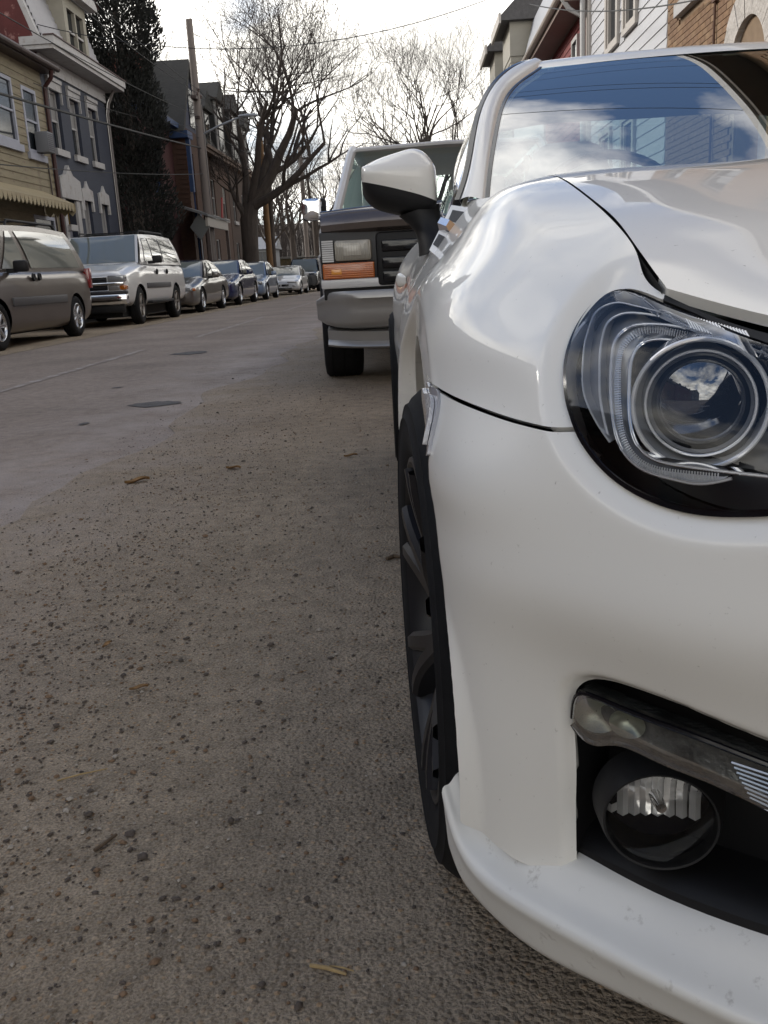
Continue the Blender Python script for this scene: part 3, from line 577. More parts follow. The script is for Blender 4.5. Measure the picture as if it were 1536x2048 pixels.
def sweep_strip(A, B_, bow, n=50, bowdir=(-.5, -.5, .7)):
    A = curve(A, n); B_ = curve(B_, n); bd = np.array(bowdir)/np.linalg.norm(bowdir)
    return np.stack([A-bd*.02]+[A*(1-t)+B_*t+bd*bow*math.sin(math.pi*t)**.7 for t in np.linspace(0, 1, 9)]+[B_-bd*.02], 1)
for sx in (1, -1):
    mb = MB(); mb.grid(sweep_strip(PO, PR, .012)*np.array([sx, 1, 1])); mb.build('windscreen_pillar', paint_w, CAR, True, sharp=60)
    mb = MB(); mb.tube([(sx*(p[0]+.004), p[1], p[2]-.004) for p in curve(PR, 40)], .0065, 6); mb.build('windscreen_seal', gloss_bk, CAR, True)
    mb = MB(); mb.tube([(sx*(p[0]-.004), p[1]+.006, p[2]-.003) for p in curve(PO, 40)]+[(sx*-.51, 1.75, 1.272), (sx*-.515, 2.05, 1.25), (sx*-.52, 2.35, 1.18), (sx*-.60, 2.7, .99)], .009, 6); mb.build('window_seal', gloss_bk, CAR, True)
    # side window and rear quarter
    belt = curve([(-.728, .84, .885), (-.742, 1.2, .878), (-.735, 1.75, .882), (-.72, 2.2, .896), (-.69, 2.6, .915)], 40); rail = curve([(-.715, .845, .925), (-.672, 1.03, 1.052), (-.60, 1.28, 1.18), (-.505, 1.52, 1.266), (-.512, 1.8, 1.27), (-.52, 2.1, 1.24), (-.535, 2.4, 1.15), (-.60, 2.66, 1.0)], 40)
    G = np.stack([belt*(1-t)+rail*t+np.array((-.018*math.sin(math.pi*t), 0, 0)) for t in np.linspace(0, 1, 8)], 1)*np.array([sx, 1, 1])
    mb = MB(); mb.grid(G[:31]); mb.build('side_window', side_glass, CAR, True)
    mb = MB(); mb.grid(G[30:]); mb.build('rear_pillar', paint_w, CAR, True)
# windscreen: curved sheet between the pillars
rows = []
for (x, y, z) in curve(PR, 12):
    t = (z-.88)/.40
    rows.append([(x*f, y-.10*(1-f*f)*(1-.75*t), z+.008*(1-f*f)) for f in (1, .8, .55, .28, 0, -.28, -.55, -.8, -1)])
full = surf(rows, 40, 48); mb = MB(); mb.grid(full); mb.build('windscreen', ws_glass, CAR, True)
mb = MB(); mb.tube([(-.43, 1.43, 1.244), (-.3, 1.42, 1.250), (0, 1.405, 1.254), (.3, 1.42, 1.250), (.43, 1.43, 1.244)], .010, 6); mb.build('roof_seal', gloss_bk, CAR, True)
mb = MB(); G = [[(x, .64+.10*abs(x)/.7+dy, .868+dz) for dy, dz in ((-.02, -.005), (.10, .006), (.25, -.02), (.42, -.03), (.45, -.2))] for x in np.linspace(-.70, .70, 15)]; mb.grid(np.array(G)); mb.build('dashboard', mat('dashboard', (.035, .035, .037), rough=.7), CAR, True)
# seats
seat_m = mat('seat_cloth', (.20, .20, .21), rough=.9)
for xs in (-.37, .37):
    se = thing('seat', None, None, (xs, 1.50, 0)); se.parent = CAR
    rows = []
    for z, hw, y, d in ((.45, .25, -.12, .10), (.62, .255, -.06, .10), (.80, .24, 0, .09), (.92, .20, .035, .075), (.98, .125, .05, .06), (1.02, .105, .055, .05), (1.055, .095, .06, .045), (1.075, .06, .062, .03)):
        rows.append([(hw*math.cos(w), y+d*math.sin(w), z) for w in np.linspace(0, 2*math.pi, 17)])
    mb = MB(); mb.grid(surf(rows, 40, 33)); mb.build('backrest', seat_m, se, True)
    mb = MB(); mb.box(-.25, .25, -.55, -.05, .36, .50, .04); mb.build('cushion', seat_m, se, True)
mb = MB(); mb.lathe([(0, .165), (.012, .178), (0, .19), (-.012, .178), (0, .165)], 'y', 40, (0, 0, 0)); sw = mb.build('steering_wheel', black_pl, CAR, True); sw.location = (-.37, 1.05, .83); sw.rotation_euler = (rad(-22), 0, 0)
# ---- door mirror ----
def make_mirror():
    e = thing('door_mirror', None, None); e.parent = CAR
    st = [  # x, bottom z, split z, crease z, top z, front y, back y
     (-.927, .945, .957, .983, .987, 1.045, 1.10), (-.922, .925, .955, .984, .993, 1.012, 1.11), (-.905, .906, .950, .984, 1.000, .995, 1.115), (-.875, .893, .942, .984, 1.009, .985, 1.12), (-.84, .884, .932, .983, 1.017, .980, 1.12), (-.807, .880, .922, .983, 1.021, .978, 1.12), (-.785, .880, .914, .982, 1.012, .980, 1.12), (-.770, .884, .908, .979, .994, .986, 1.12), (-.763, .895, .907, .965, .972, 1.01, 1.12)]
    up = []; lo = []
    for x, zb, zs, zc, zt, yf, yb in st:
        up.append([(x, yf+.004, zs), (x, yf-.002, zs+(zc-zs)*.5), (x, yf, zc-.006), (x, yf+.004, zc), (x, yf+.020, zc+(zt-zc)*.45), (x, yf+.06, zt-.001), (x, (yf+yb)/2+.03, zt), (x, yb-.01, zt-.006), (x, yb, zt-.02)])
        lo.append([(x, yb, zb+.02), (x, yb-.02, zb+.004), (x, (yf+yb)/2, zb), (x, yf+.03, zb+.008), (x, yf+.008, (zb+zs)/2+.004), (x, yf+.004, zs)])
    mb = MB(); mb.grid(surf(up, 44, 34)); mb.build('mirror_cap', paint_w, e, True)
    mb = MB(); mb.grid(surf(lo, 44, 20)); mb.build('mirror_base', black_pl, e, True)
    for row, nm in ((0, 'tip'), (-1, 'inner')):
        pts = up[row]+lo[row][:-1]; mb = MB(); mb.add(pts, [tuple(range(len(pts)))]); mb.build('mirror_end', paint_w if row == 0 else black_pl, e)
    mb = MB(); mb.add([(x, yb-.004, zt-.02) for x, zb, zs, zc, zt, yf, yb in st]+[(x, yb-.004, zb+.02) for x, zb, zs, zc, zt, yf, yb in st[::-1]], [tuple(range(18))]); mb.build('mirror_glass', chrome, e)
    rows = []
    for c, a, b in (((-.802, 1.04, .892), .046, .040), ((-.792, 1.035, .872), .036, .038), ((-.782, 1.025, .850), .031, .040), ((-.776, 1.01, .826), .032, .045), ((-.772, 1.00, .800), .036, .052)):
        rows.append([(c[0]+a*math.cos(w), c[1]+b*math.sin(w), c[2]+.25*a*math.cos(w)) for w in np.linspace(0, 2*math.pi, 21)])
    mb = MB(); mb.grid(surf(rows, 20, 41)); mb.build('mirror_stalk', black_pl, e, True)
    return e
dm = make_mirror(); d3 = copy_tree(dm, CAR); d3.scale = (-1, 1, 1)
# door handle
for sx in (-1, 1):
    mb = MB(); rows = [[(sx*(.823+d), 1.52+y, .742+h*math.sin(w)-.006*d/.03) if False else (sx*(.826+d*(.6+.4*math.cos(w))), 1.52+y, .738+h*math.sin(w)) for w in np.linspace(0, 2*math.pi, 13)] for y, d, h in ((0, .004, .008), (.02, .022, .016), (.10, .028, .018), (.18, .026, .017), (.22, .014, .014), (.235, .004, .008))]
    mb.grid(surf(rows, 24, 25)); mb.build('door_handle', paint_w, CAR, True)
# black front plate behind the grille opening
mb = MB(); mb.box(-.58, .58, -.50, -.44, .16, .62); mb.build('grille_backing', under, CAR)
# ================= street surface =================
random.seed(7); rng = np.random.default_rng(5)
def ground_mat(name, base, stone=.5, dust=None, sc=1.0, bumpd=.004, rough=.92):
    """worn paving: mottled matrix, exposed stones, fine relief; dust = (x, half width, colour) drifted along a line"""
    m = bpy.data.materials.new(name); m.use_nodes = True; t = m.node_tree; p = t.nodes['Principled BSDF']; n = t.nodes.new; L = t.links.new
    c = n('ShaderNodeTexCoord').outputs['Object']
    big = n('ShaderNodeTexNoise'); big.inputs['Scale'].default_value = .9; big.inputs['Detail'].default_value = 6; L(c, big.inputs['Vector'])
    mid_ = n('ShaderNodeTexNoise'); mid_.inputs['Scale'].default_value = 14; mid_.inputs['Detail'].default_value = 8; mid_.inputs['Roughness'].default_value = .7; L(c, mid_.inputs['Vector'])
    fine = n('ShaderNodeTexNoise'); fine.inputs['Scale'].default_value = 200*sc; fine.inputs['Detail'].default_value = 4; L(c, fine.inputs['Vector'])
    vo = n('ShaderNodeTexVoronoi'); vo.inputs['Scale'].default_value = 78*sc; L(c, vo.inputs['Vector']); vo.inputs['Randomness'].default_value = 1
    def rng_(src, a, b, c0, d0):
        r = n('ShaderNodeMapRange'); r.inputs[1].default_value = a; r.inputs[2].default_value = b; r.inputs[3].default_value = c0; r.inputs[4].default_value = d0; L(src, r.inputs[0]); return r.outputs[0]
    def mul(a, b):
        q = n('ShaderNodeMath'); q.operation = 'MULTIPLY'; L(a, q.inputs[0]); L(b, q.inputs[1]); return q.outputs[0]
    val = mul(mul(rng_(big.outputs['Fac'], .3, .7, .80, 1.20), rng_(mid_.outputs['Fac'], .25, .75, .66, 1.34)), rng_(fine.outputs['Fac'], .25, .75, .5, 1.5))
    h = n('ShaderNodeHueSaturation'); h.inputs['Color'].default_value = (*base, 1); L(val, h.inputs['Value'])
    # stones: a random share of the cells shows its own colour
    sep_ = n('ShaderNodeSeparateColor'); L(vo.outputs['Color'], sep_.inputs[0])
    ramp = n('ShaderNodeValToRGB'); L(sep_.outputs[0], ramp.inputs[0]); e = ramp.color_ramp.elements
    e[0].position = 0; e[0].color = (base[0]*.42, base[1]*.40, base[2]*.40, 1); e[1].position = 1; e[1].color = (base[0]*1.9, base[1]*1.85, base[2]*1.8, 1)
    for pos, cl in ((.3, (base[0]*.75, base[1]*.7, base[2]*.65)), (.55, (base[0]*1.05, base[1]*1.0, base[2]*.95)), (.8, (base[0]*1.5, base[1]*1.15, base[2]*.78))):
        k = e.new(pos); k.color = (*cl, 1)
    msk = mul(rng_(sep_.outputs[1], .45, .55, 0, stone), rng_(vo.outputs['Distance'], .30, .42, 1, 0))
    x = n('ShaderNodeMix'); x.data_type = 'RGBA'; L(msk, x.inputs[0]); L(h.outputs[0], x.inputs[6]); L(ramp.outputs[0], x.inputs[7]); last = x.outputs[2]
    if dust:
        sx = n('ShaderNodeSeparateXYZ'); L(c, sx.inputs[0]); ab = n('ShaderNodeMath'); ab.operation = 'ADD'; ab.inputs[1].default_value = -dust[0]; L(sx.outputs[0], ab.inputs[0]); a2 = n('ShaderNodeMath'); a2.operation = 'ABSOLUTE'; L(ab.outputs[0], a2.inputs[0])
        dn_ = n('ShaderNodeTexNoise'); dn_.inputs['Scale'].default_value = 2.2; dn_.inputs['Detail'].default_value = 9; dn_.inputs['Roughness'].default_value = .68; L(c, dn_.inputs['Vector'])
        dm = mul(rng_(a2.outputs[0], dust[1]*.15, dust[1], 1, 0), rng_(dn_.outputs['Fac'], .36, .66, 0, 1)); dm = mul(dm, rng_(fine.outputs['Fac'], .3, .6, .4, 1))
        y = n('ShaderNodeMix'); y.data_type = 'RGBA'; L(dm, y.inputs[0]); L(last, y.inputs[6]); y.inputs[7].default_value = (*dust[2], 1); last = y.outputs[2]
    L(last, p.inputs['Base Color']); p.inputs['Roughness'].default_value = rough; p.inputs['Specular IOR Level'].default_value = .35
    ht = n('ShaderNodeMath'); ht.operation = 'ADD'; L(rng_(vo.outputs['Distance'], 0, .6, 1, 0), ht.inputs[0]); L(fine.outputs['Fac'], ht.inputs[1])
    b = n('ShaderNodeBump'); b.inputs['Strength'].default_value = .85; b.inputs['Distance'].default_value = bumpd; L(ht.outputs[0], b.inputs['Height']); L(b.outputs[0], p.inputs['Normal'])
    return m
asph = ground_mat('worn_asphalt', (.232, .192, .165), stone=.35, sc=.9, bumpd=.003, dust=(-1.55, .95, (.36, .315, .29)))
conc = ground_mat('aggregate_paving', (.280, .226, .166), stone=.6, bumpd=.007, sc=1.35, dust=(-1.35, .75, (.37, .315, .27)))
side_m = ground_mat('sidewalk_concrete', (.26, .25, .235), stone=.2, sc=.7)
earth = ground_mat('earth', (.10, .09, .07), stone=.3, sc=.3)
def sheet(name, x0, x1, y0, y1, z, m, nx=2, ny=2):
    mb = MB(); mb.grid([[(x, y, z) for y in np.linspace(y0, y1, ny)] for x in np.linspace(x0, x1, nx)])
    mb.F = [f[::-1] for f in mb.F] if np.cross(np.array(mb.V[mb.F[0][1]])-np.array(mb.V[mb.F[0][0]]), np.array(mb.V[mb.F[0][2]])-np.array(mb.V[mb.F[0][0]]))[2] < 0 else mb.F
    return tag(mb.build(name, m), kind='structure')
sheet('ground', -600, 600, -300, 1200, -.02, earth)
sheet('road', -5.25, -1.0, -40, 200, 0, asph)
mb = MB(); ysn = np.concatenate([np.linspace(-40, 0, 9), np.linspace(.3, 40, 160), np.linspace(42, 200, 12)]); sh_ = np.array([(-1.36+.09*math.sin(y*1.7)+.05*math.sin(y*4.3+1)+.05*math.sin(y*.6+2)+random.uniform(-.03, .03), y) for y in ysn])
mb.add([(x, y, .004) for x, y in sh_]+[(2.15, y, .004) for y in ysn], [(k, len(ysn)+k, len(ysn)+k+1, k+1) for k in range(len(ysn)-1)]); tag(mb.build('parking_lane', conc), kind='structure')
sheet('parking_lane', -7.75, -5.25, -40, 200, .004, conc)
for nm, a, b in (('kerb', 2.15, 2.30), ('kerb', -7.90, -7.75)):
    mb = MB(); mb.box(a, b, -40, 74, -.1, .13, .012); tag(mb.build(nm, side_m, None, True), kind='structure')
for a, b in ((2.30, 4.6), (-10.2, -7.90)):
    mb = MB(); mb.box(a, b, -40, 74, -.1, .125); tag(mb.build('sidewalk', side_m), kind='structure')
# worn centre line and repairs
wline = mat('worn_white_paint', (.42, .39, .37), rough=.9, dirt=((.225, .190, .168), 1.0, 7))
for y0, y1, x0 in ((6.2, 11.4, -3.36), (13.5, 20, -3.18), (22.5, 29, -3.15)):
    pts = [(x0+.10*math.sin(y*.4)*0+(.05 if s else -.04)+random.uniform(-.012, .012), y) for s, ys in ((0, np.linspace(y0, y1, 26)), (1, np.linspace(y1, y0, 26))) for y in ys]
    mb = MB(); mb.add([(x, y, .004) for x, y in pts], [tuple(range(len(pts)))]); o = mb.build('lane_line', wline); tag(o, kind='structure')
tarm = ground_mat('tar_patch', (.11, .105, .105), stone=.3)
for cx, cy, rx, ry in ((-1.74, 6.05, .18, .15), (-2.55, 10.5, .22, .25), (-1.95, 5.3, .03, .05), (-2.35, 7.2, .05, .03)):
    pts = [(cx+rx*math.cos(w)*random.uniform(.75, 1.1), cy+ry*math.sin(w)*random.uniform(.75, 1.1)) for w in np.linspace(0, 2*math.pi, 22, endpoint=False)]
    mb = MB(); mb.add([(x, y, .0045) for x, y in pts], [tuple(range(len(pts)))]); tag(mb.build('road_patch', tarm), kind='structure')
# loose grit: three stone colours
def stones(name, n, col, size, dist):
    V = []; F = []; base = np.array([(1, 0, 0), (-1, 0, 0), (0, 1, 0), (0, -1, 0), (0, 0, 1), (0, 0, -1), (.6, .6, .5), (-.6, .6, .4), (-.6, -.6, .5), (.6, -.6, .45)])
    tri = [(4, 6, 7), (4, 7, 8), (4, 8, 9), (4, 9, 6), (0, 2, 6), (2, 1, 7), (1, 3, 8), (3, 0, 9), (0, 6, 9), (2, 7, 6), (1, 8, 7), (3, 9, 8)]
    for k in range(n):
        x, y = dist(); s = size*rng.lognormal(0, .42); sc = np.array([s*rng.uniform(.8, 1.5), s*rng.uniform(.7, 1.2), s*rng.uniform(.55, .95)])
        w = rng.uniform(0, 6.28); b = base*sc*rng.uniform(.8, 1.2, (10, 3)); c, s_ = math.cos(w), math.sin(w)
        P = np.stack([b[:, 0]*c-b[:, 1]*s_+x, b[:, 0]*s_+b[:, 1]*c+y, b[:, 2]+.004+sc[2]*.45], 1); o = len(V); V += P.tolist(); F += [(a+o, b_+o, c_+o) for a, b_, c_ in tri]
    return link_mesh(name, V, F, mat(name+'_stone', col, rough=.8, var=.35, vscale=220), None, True, kind='stuff')
def drift():
    while True:
        y = .55+rng.exponential(2.6); 
        if y > 11: continue
        if rng.random() < .62: x = rng.normal(-.82-.03*y*.4, .30)
        else: x = rng.uniform(-1.55, .35)
        if x > -.03 and .75 < y < 4.2: continue
        if -1.7 < x < .9: return x, y
tag(stones('grit_dark', 7500, (.075, .058, .046), .0023, drift), 'dark loose grit scattered along the parking lane', 'grit')
tag(stones('grit_brown', 6000, (.17, .105, .06), .0021, drift), 'brown loose grit scattered along the parking lane', 'grit')
tag(stones('grit_pale', 3000, (.34, .30, .25), .0019, drift), 'pale loose grit scattered along the parking lane', 'grit')
# dry plant litter
straw = mat('dry_straw', (.34, .24, .11), rough=.8, var=.3, vscale=60); bark_m = mat('dry_bark', (.10, .070, .045), rough=.9, var=.3, vscale=80); leafm = mat('dead_leaf', (.21, .12, .05), rough=.85, var=.3, vscale=90)
def twig(pts, r, m, label, grp=None):
    mb = MB(); mb.tube(pts, r, 6); return tag(mb.build('twig', m, None, True), label, 'twig', grp)
twig([(-.150, .880, .008), (-.130, .874, .009), (-.108, .866, .007)], [.0022, .0026, .0014], straw, 'split straw-coloured twig lying near the bottom of the picture')
twig([(-.128, .880, .007), (-.112, .875, .008), (-.100, .872, .006)], [.0010, .0012, .0008], straw, 'thin straw stalk beside the split twig')
twig([(-.60, 1.30, .007), (-.57, 1.315, .008), (-.53, 1.335, .006)], [.0011, .0014, .0009], straw, 'thin dry stalk left of the tyre on the paving')
twig([(-.475, 1.11, .008), (-.455, 1.145, .009)], [.0030, .0024], bark_m, 'short brown twig lying on the paving far from the car')
twig([(-.105, 2.40, .009), (-.085, 2.42, .010), (-.060, 2.41, .008)], [.005, .006, .004], bark_m, 'dark twig lying against the black front wheel')
def leaf(x, y, s, w, label):
    G = [[(x+s*(u*math.cos(w)-v*.42*(1-abs(u)**1.6)*math.sin(w)), y+s*(u*math.sin(w)+v*.42*(1-abs(u)**1.6)*math.cos(w)), .009+s*.22*(v*v)+s*.10*math.sin(u*3)) for v in np.linspace(-1, 1, 5)] for u in np.linspace(-1, 1, 9)]
    mb = MB(); mb.grid(np.array(G)); return tag(mb.build('dead_leaf', leafm, None, True), label, 'leaf')
leaf(-.564, 1.631, .018, .3, 'curled brown leaf on the paving level with the front wheel')
leaf(-1.133, 3.572, .05, .5, 'orange brown leaf where the road meets the parking lane')
leaf(-.78, 3.75, .035, -.3, 'pale curled leaf on the grit right of the orange leaf')
leaf(-.70, 1.86, .016, 1.2, 'small broken leaf on the paving beside scattered grit')
leaf(-.30, 3.9, .03, .2, 'brown leaf lying near the rear wheel of the white coupe')
# ================= houses =================
glass_d = mat('window_glass', (.015, .018, .022), rough=.06, spec=.35)
curtain = mat('window_blind', (0.216, 0.2088, 0.2016), rough=.6)
white_t = mat('white_trim', (0.3744, 0.36, 0.3528), rough=.6, var=.12, vscale=3, dirt=((.28, .25, .22), .25, 5))
def wall_holes(name, X, sg, y0, y1, z0, z1, holes, m, parent, th=.3):
    """front wall at x = X facing sg, pierced by holes (ya, yb, za, zb)"""
    ys = sorted({y0, y1, *[v for h in holes for v in h[:2] if y0 < v < y1]}); zs = sorted({z0, z1, *[v for h in holes for v in h[2:4] if z0 < v < z1]})
    mb = MB()
    for a, b in zip(ys, ys[1:]):
        run = None
        for c, d in list(zip(zs, zs[1:]))+[(None, None)]:
            solid = c is not None and not any(h[0] <= (a+b)/2 <= h[1] and h[2] <= (c+d)/2 <= h[3] for h in holes)
            if solid: run = (run[0], d) if run else (c, d)
            elif run: mb.box(min(X, X-sg*th), max(X, X-sg*th), a, b, *run); run = None
    return mb.build(name, m, parent)
def bx(mb, X, sg, d0, d1, y0, y1, z0, z1):
    """box given by depth out of the wall plane (d0..d1)"""
    a, b = X+sg*d0, X+sg*d1; return mb.box(min(a, b), max(a, b), y0, y1, z0, z1)
def window(parent, X, sg, y0, y1, z0, z1, fm, sill=True, head=None, deep=.10, fw=.055, sash=True, dark=glass_d, sillm=None, blind=0):
    w = MB()
    for a in ((y0, y0+fw, z0, z1), (y1-fw, y1, z0, z1), (y0+fw, y1-fw, z0, z0+fw), (y0+fw, y1-fw, z1-fw, z1)): bx(w, X, sg, -deep, -deep+.07, *a)
    if sash: bx(w, X, sg, -deep, -deep+.055, y0+fw, y1-fw, (z0+z1)/2-.025, (z0+z1)/2+.025)
    o = w.build('window', fm, parent)
    mb = MB(); bx(mb, X, sg, -deep-.02, -deep+.012, y0+.01, y1-.01, z0+.01, (z0+z1)/2); mb.build('pane', dark, o)
    mb = MB(); bx(mb, X, sg, -deep-.005, -deep+.026, y0+.01, y1-.01, (z0+z1)/2+.002, z1-.01); mb.build('pane', curtain if blind else dark, o)
    if sill:
        mb = MB(); bx(mb, X, sg, -.05, .09, y0-.10, y1+.10, z0-.17, z0-.002); mb.build('sill', sillm or fm, o)
    if head == 'block':
        mb = MB(); bx(mb, X, sg, -.02, .05, y0-.09, y1+.09, z1+.002, z1+.20); bx(mb, X, sg, -.02, .09, y0-.13, y1+.13, z1+.202, z1+.30); bx(mb, X, sg, -.02, .06, y0-.13, y0-.092, z1-.30, z1+.20); bx(mb, X, sg, -.02, .06, y1+.092, y1+.13, z1-.30, z1+.20); mb.build('lintel', sillm or fm, o)
    if head == 'gable':
        yc = (y0+y1)/2; a, b = X-sg*.02, X+sg*.06; mb = MB(); mb.prism([(y0-.14, z1-.28), (y0-.005, z1-.28), (y0-.005, z1), (y1+.005, z1), (y1+.005, z1-.28), (y1+.14, z1-.28), (y1+.12, z1+.30), (yc+.16, z1+.36), (yc, z1+.55), (yc-.16, z1+.36), (y0-.12, z1+.30)], 'x', min(a, b), max(a, b)); mb.build('lintel', sillm or fm, o)
    return o
def planks(parent, X, sg, y0, y1, z0, z1, step, m, holes=(), th=.022, name='plank', slope=None):
    """lapped boards, each its own piece; cut where a window stands"""
    z = z0; cache = {}
    while z < z1-.02:
        zt = min(z+step, z1); segs = [(y0, y1)]
        for h in holes:
            if h[3] > z+.02 and h[2] < zt-.02:
                segs = [q for a, b in segs for q in (((a, h[0]), (h[1], b)) if a < h[0] and h[1] < b else ((a, b),) if b <= h[0] or a >= h[1] else ((a, h[0]),) if a < h[0] else ((h[1], b),) if b > h[1] else ())]
        for a, b in segs:
            if b-a < .04: continue
            key = (round(b-a, 3), round(zt-z, 3))
            if key not in cache:
                mb = MB(); L = b-a; H = zt-z; mb.add([(0, 0, 0), (sg*th, 0, 0), (sg*.006, 0, H), (0, 0, H), (0, L, 0), (sg*th, L, 0), (sg*.006, L, H), (0, L, H)], [(0, 1, 2, 3), (7, 6, 5, 4), (1, 5, 6, 2), (0, 4, 5, 1), (3, 2, 6, 7)])
                o = mb.build(name, m, parent); cache[key] = o.data
            else:
                o = bpy.data.objects.new(name, cache[key]); COL.objects.link(o); o.parent = parent
            o.location = (X+(slope(z) if slope else 0), a, z)
        z = zt
XL = -9.5
# ---- cream clapboard house ----
H = thing('clapboard_house', 'cream clapboard house with peeling paint and scalloped awning', 'house', (0, 0, 0))
cream = mat('cream_clapboard', (0.216, 0.1836, 0.1188), rough=.75, var=.18, vscale=2.2, dirt=((.16, .12, .08), .30, 7), stretch=(1, .45, 1.6))
hol = [(22.6, 23.95, 4.28, 5.8), (24.5, 25.42, 4.18, 5.75), (24.2, 25.6, 1.5, 2.66), (21.0, 22.0, 4.28, 5.8)]
wall_holes('wall', XL, 1, 15, 25.98, 0, 6.3, hol, cream, H)
planks(H, XL+.001, 1, 15, 25.98, 1.2, 6.12, .185, cream, hol)
wtr = mat('bluish_white_trim', (0.3024, 0.3096, 0.36), rough=.6, var=.1, vscale=3)
for h in hol: window(H, XL, 1, *h, wtr, sill=True, deep=.04, fw=.09)
ac = tag(MB().box(XL+.02, XL+.36, 24.98, 25.38, 4.22, 4.72, .015).build('air_conditioner', mat('ac_grey', (0.144, 0.1476, 0.1584), rough=.6), None, True), 'grey air conditioner box in an upper window of the cream house', 'air conditioner')
mb = MB()
for k in range(9): mb.box(XL+.36, XL+.368, 25.0, 25.36, 4.27+k*.048, 4.29+k*.048)
mb.build('grille_slats', mat('ac_dark', (.06, .06, .07)), ac)
dkbrown = mat('dark_brown_metal', (.045, .028, .024), rough=.5, var=.2, vscale=4)
mb = MB(); mb.box(XL-.2, XL+.34, 14.8, 26.2, 6.30, 6.42); mb.tube([(XL+.40, 14.8, 6.40), (XL+.40, 26.25, 6.40)], .075, 10); mb.build('eave_gutter', dkbrown, H)
mb = MB(); mb.tube([(XL+.36, 25.9, 6.36), (XL+.30, 25.95, 6.15), (XL+.08, 26.02, 5.95), (XL+.07, 26.03, 5.5), (XL+.07, 26.03, .1)], .055, 10); mb.build('downspout', mat('oxblood_metal', (0.0504, 0.01584, 0.0144), rough=.5), H, True)
mb = MB(); mb.tube([(XL+.045, 25.6, 4.2), (XL+.045, 25.65, 2.8), (XL+.045, 25.7, .3)], .018, 6); mb.build('cable', dkbrown, H, True)
mb = MB(); mb.prism([(XL+.35, 6.43), (XL-4.5, 8.3), (XL-4.5, 6.43)], 'y', 15, 25.97); mb.build('roof', mat('dark_shingle', (.05, .045, .045), rough=.9, var=.25, vscale=5), H)
aw = thing('awning', 'tan metal awning with scalloped edge on the cream house', 'awning', (0, 0, 0))
awm = mat('tan_awning', (0.3168, 0.2592, 0.1584), rough=.6, var=.12, vscale=2)
yy = 20.0
while yy < 25.0:
    d = .225; mb = MB(); n = 7; pts = [(XL+.03, yy, 3.28), (XL+.03, yy+d, 3.28), (XL+.80, yy+d, 2.93)]+[(XL+.80, yy+d/2+d/2*math.cos(w), 2.93-.17*math.sin(w)-.03) for w in np.linspace(0, math.pi, n)]+[(XL+.80, yy, 2.93)]
    A = np.array(pts); mb.add([tuple(p) for p in A]+[tuple(p+np.array((-.012, 0, -.012))) for p in A], [tuple(range(len(A))), tuple(range(len(A), 2*len(A)))[::-1]]); mb.build('awning_strip', awm, aw); yy += d+.004
for k in range(4):
    x0 = XL+.03+k*.20; mb = MB(); pts = [(x0, 25.01, 3.28-k*.09), (x0+.195, 25.01, 3.28-(k+1)*.09), (x0+.195, 25.01, 2.72), (x0+.1, 25.01, 2.62), (x0, 25.01, 2.72)]; mb.add(pts+[(a, b+.012, c) for a, b, c in pts], [(0, 1, 2, 3, 4), (9, 8, 7, 6, 5)]); mb.build('awning_side', awm, aw)
# ---- slate blue house ----
H = thing('blue_house', 'slate blue house with white window heads and white cornice', 'house', (0, 0, 0))
blue = mat('slate_blue_paint', (.026, .031, .050), rough=.7, var=.14, vscale=3, bump=.4, bscale=22, bdist=.01, stretch=(1, 1, 3))
hol = [(26.45, 27.2, 4.5, 6.02), (27.95, 28.68, 4.5, 6.02), (29.5, 30.2, 4.5, 6.02), (26.5, 27.35, .2, 3.22), (28.1, 28.8, 1.1, 3.28), (29.62, 30.32, 1.1, 3.28)]
wall_holes('wall', XL, 1, 26.0, 31.3, 0, 6.9, hol, blue, H)
for h in hol[:3]: window(H, XL, 1, *h, white_t, head='block', deep=.16, blind=1)
for h in hol[4:]: window(H, XL, 1, *h, white_t, head='gable', deep=.16, blind=1)
dr = MB(); bx(dr, XL, 1, -.22, -.16, 26.5, 27.35, .2, 2.5); d_ = dr.build('door', mat('door_white', (0.2592, 0.2592, 0.288), rough=.5), H)
mb = MB(); bx(mb, XL, 1, -.22, -.17, 26.56, 27.29, 2.56, 3.16); mb.build('transom_pane', mat('amber_pane', (.16, .10, .015), rough=.1), H)
mb = MB(); bx(mb, XL, 1, -.22, -.12, 26.5, 27.35, 2.5, 2.56); bx(mb, XL, 1, -.2, .07, 27.352, 27.62, .2, 3.2); bx(mb, XL, 1, -.2, .07, 26.28, 26.498, .2, 3.2); bx(mb, XL, 1, -.02, .16, 26.42, 26.95, 2.36, 2.52); mb.build('door_surround', white_t, H)
mb = MB(); mb.prism([(26.2, 3.22), (27.72, 3.22), (27.72, 2.75), (27.84, 2.75), (27.80, 3.75), (27.25, 3.86), (26.98, 4.12), (26.7, 3.86), (26.2, 3.75)], 'x', XL-.02, XL+.10); mb.build('door_pediment', white_t, H)
mb = MB(); bx(mb, XL, 1, -.02, .05, 25.99, 31.32, 6.42, 6.78); mb.build('frieze', white_t, H)
mb = MB(); bx(mb, XL, 1, -.3, .55, 25.7, 31.75, 6.80, 6.90); bx(mb, XL, 1, .36, .60, 25.66, 31.79, 6.902, 7.10); bx(mb, XL, 1, -.3, .359, 25.66, 25.80, 6.902, 7.10); mb.build('cornice', white_t, H)
mb = MB(); bx(mb, XL, 1, .34, .63, 25.63, 31.82, 7.102, 7.13); mb.build('cornice_flashing', mat('oxblood_metal', (0.0504, 0.01584, 0.0144)), H)
redw = mat('red_painted_brick', (0.0864, 0.01872, 0.01728), rough=.85, var=.22, vscale=2.5, dirt=((.30, .16, .14), .15, 3), bump=.4, bscale=25, bdist=.01)
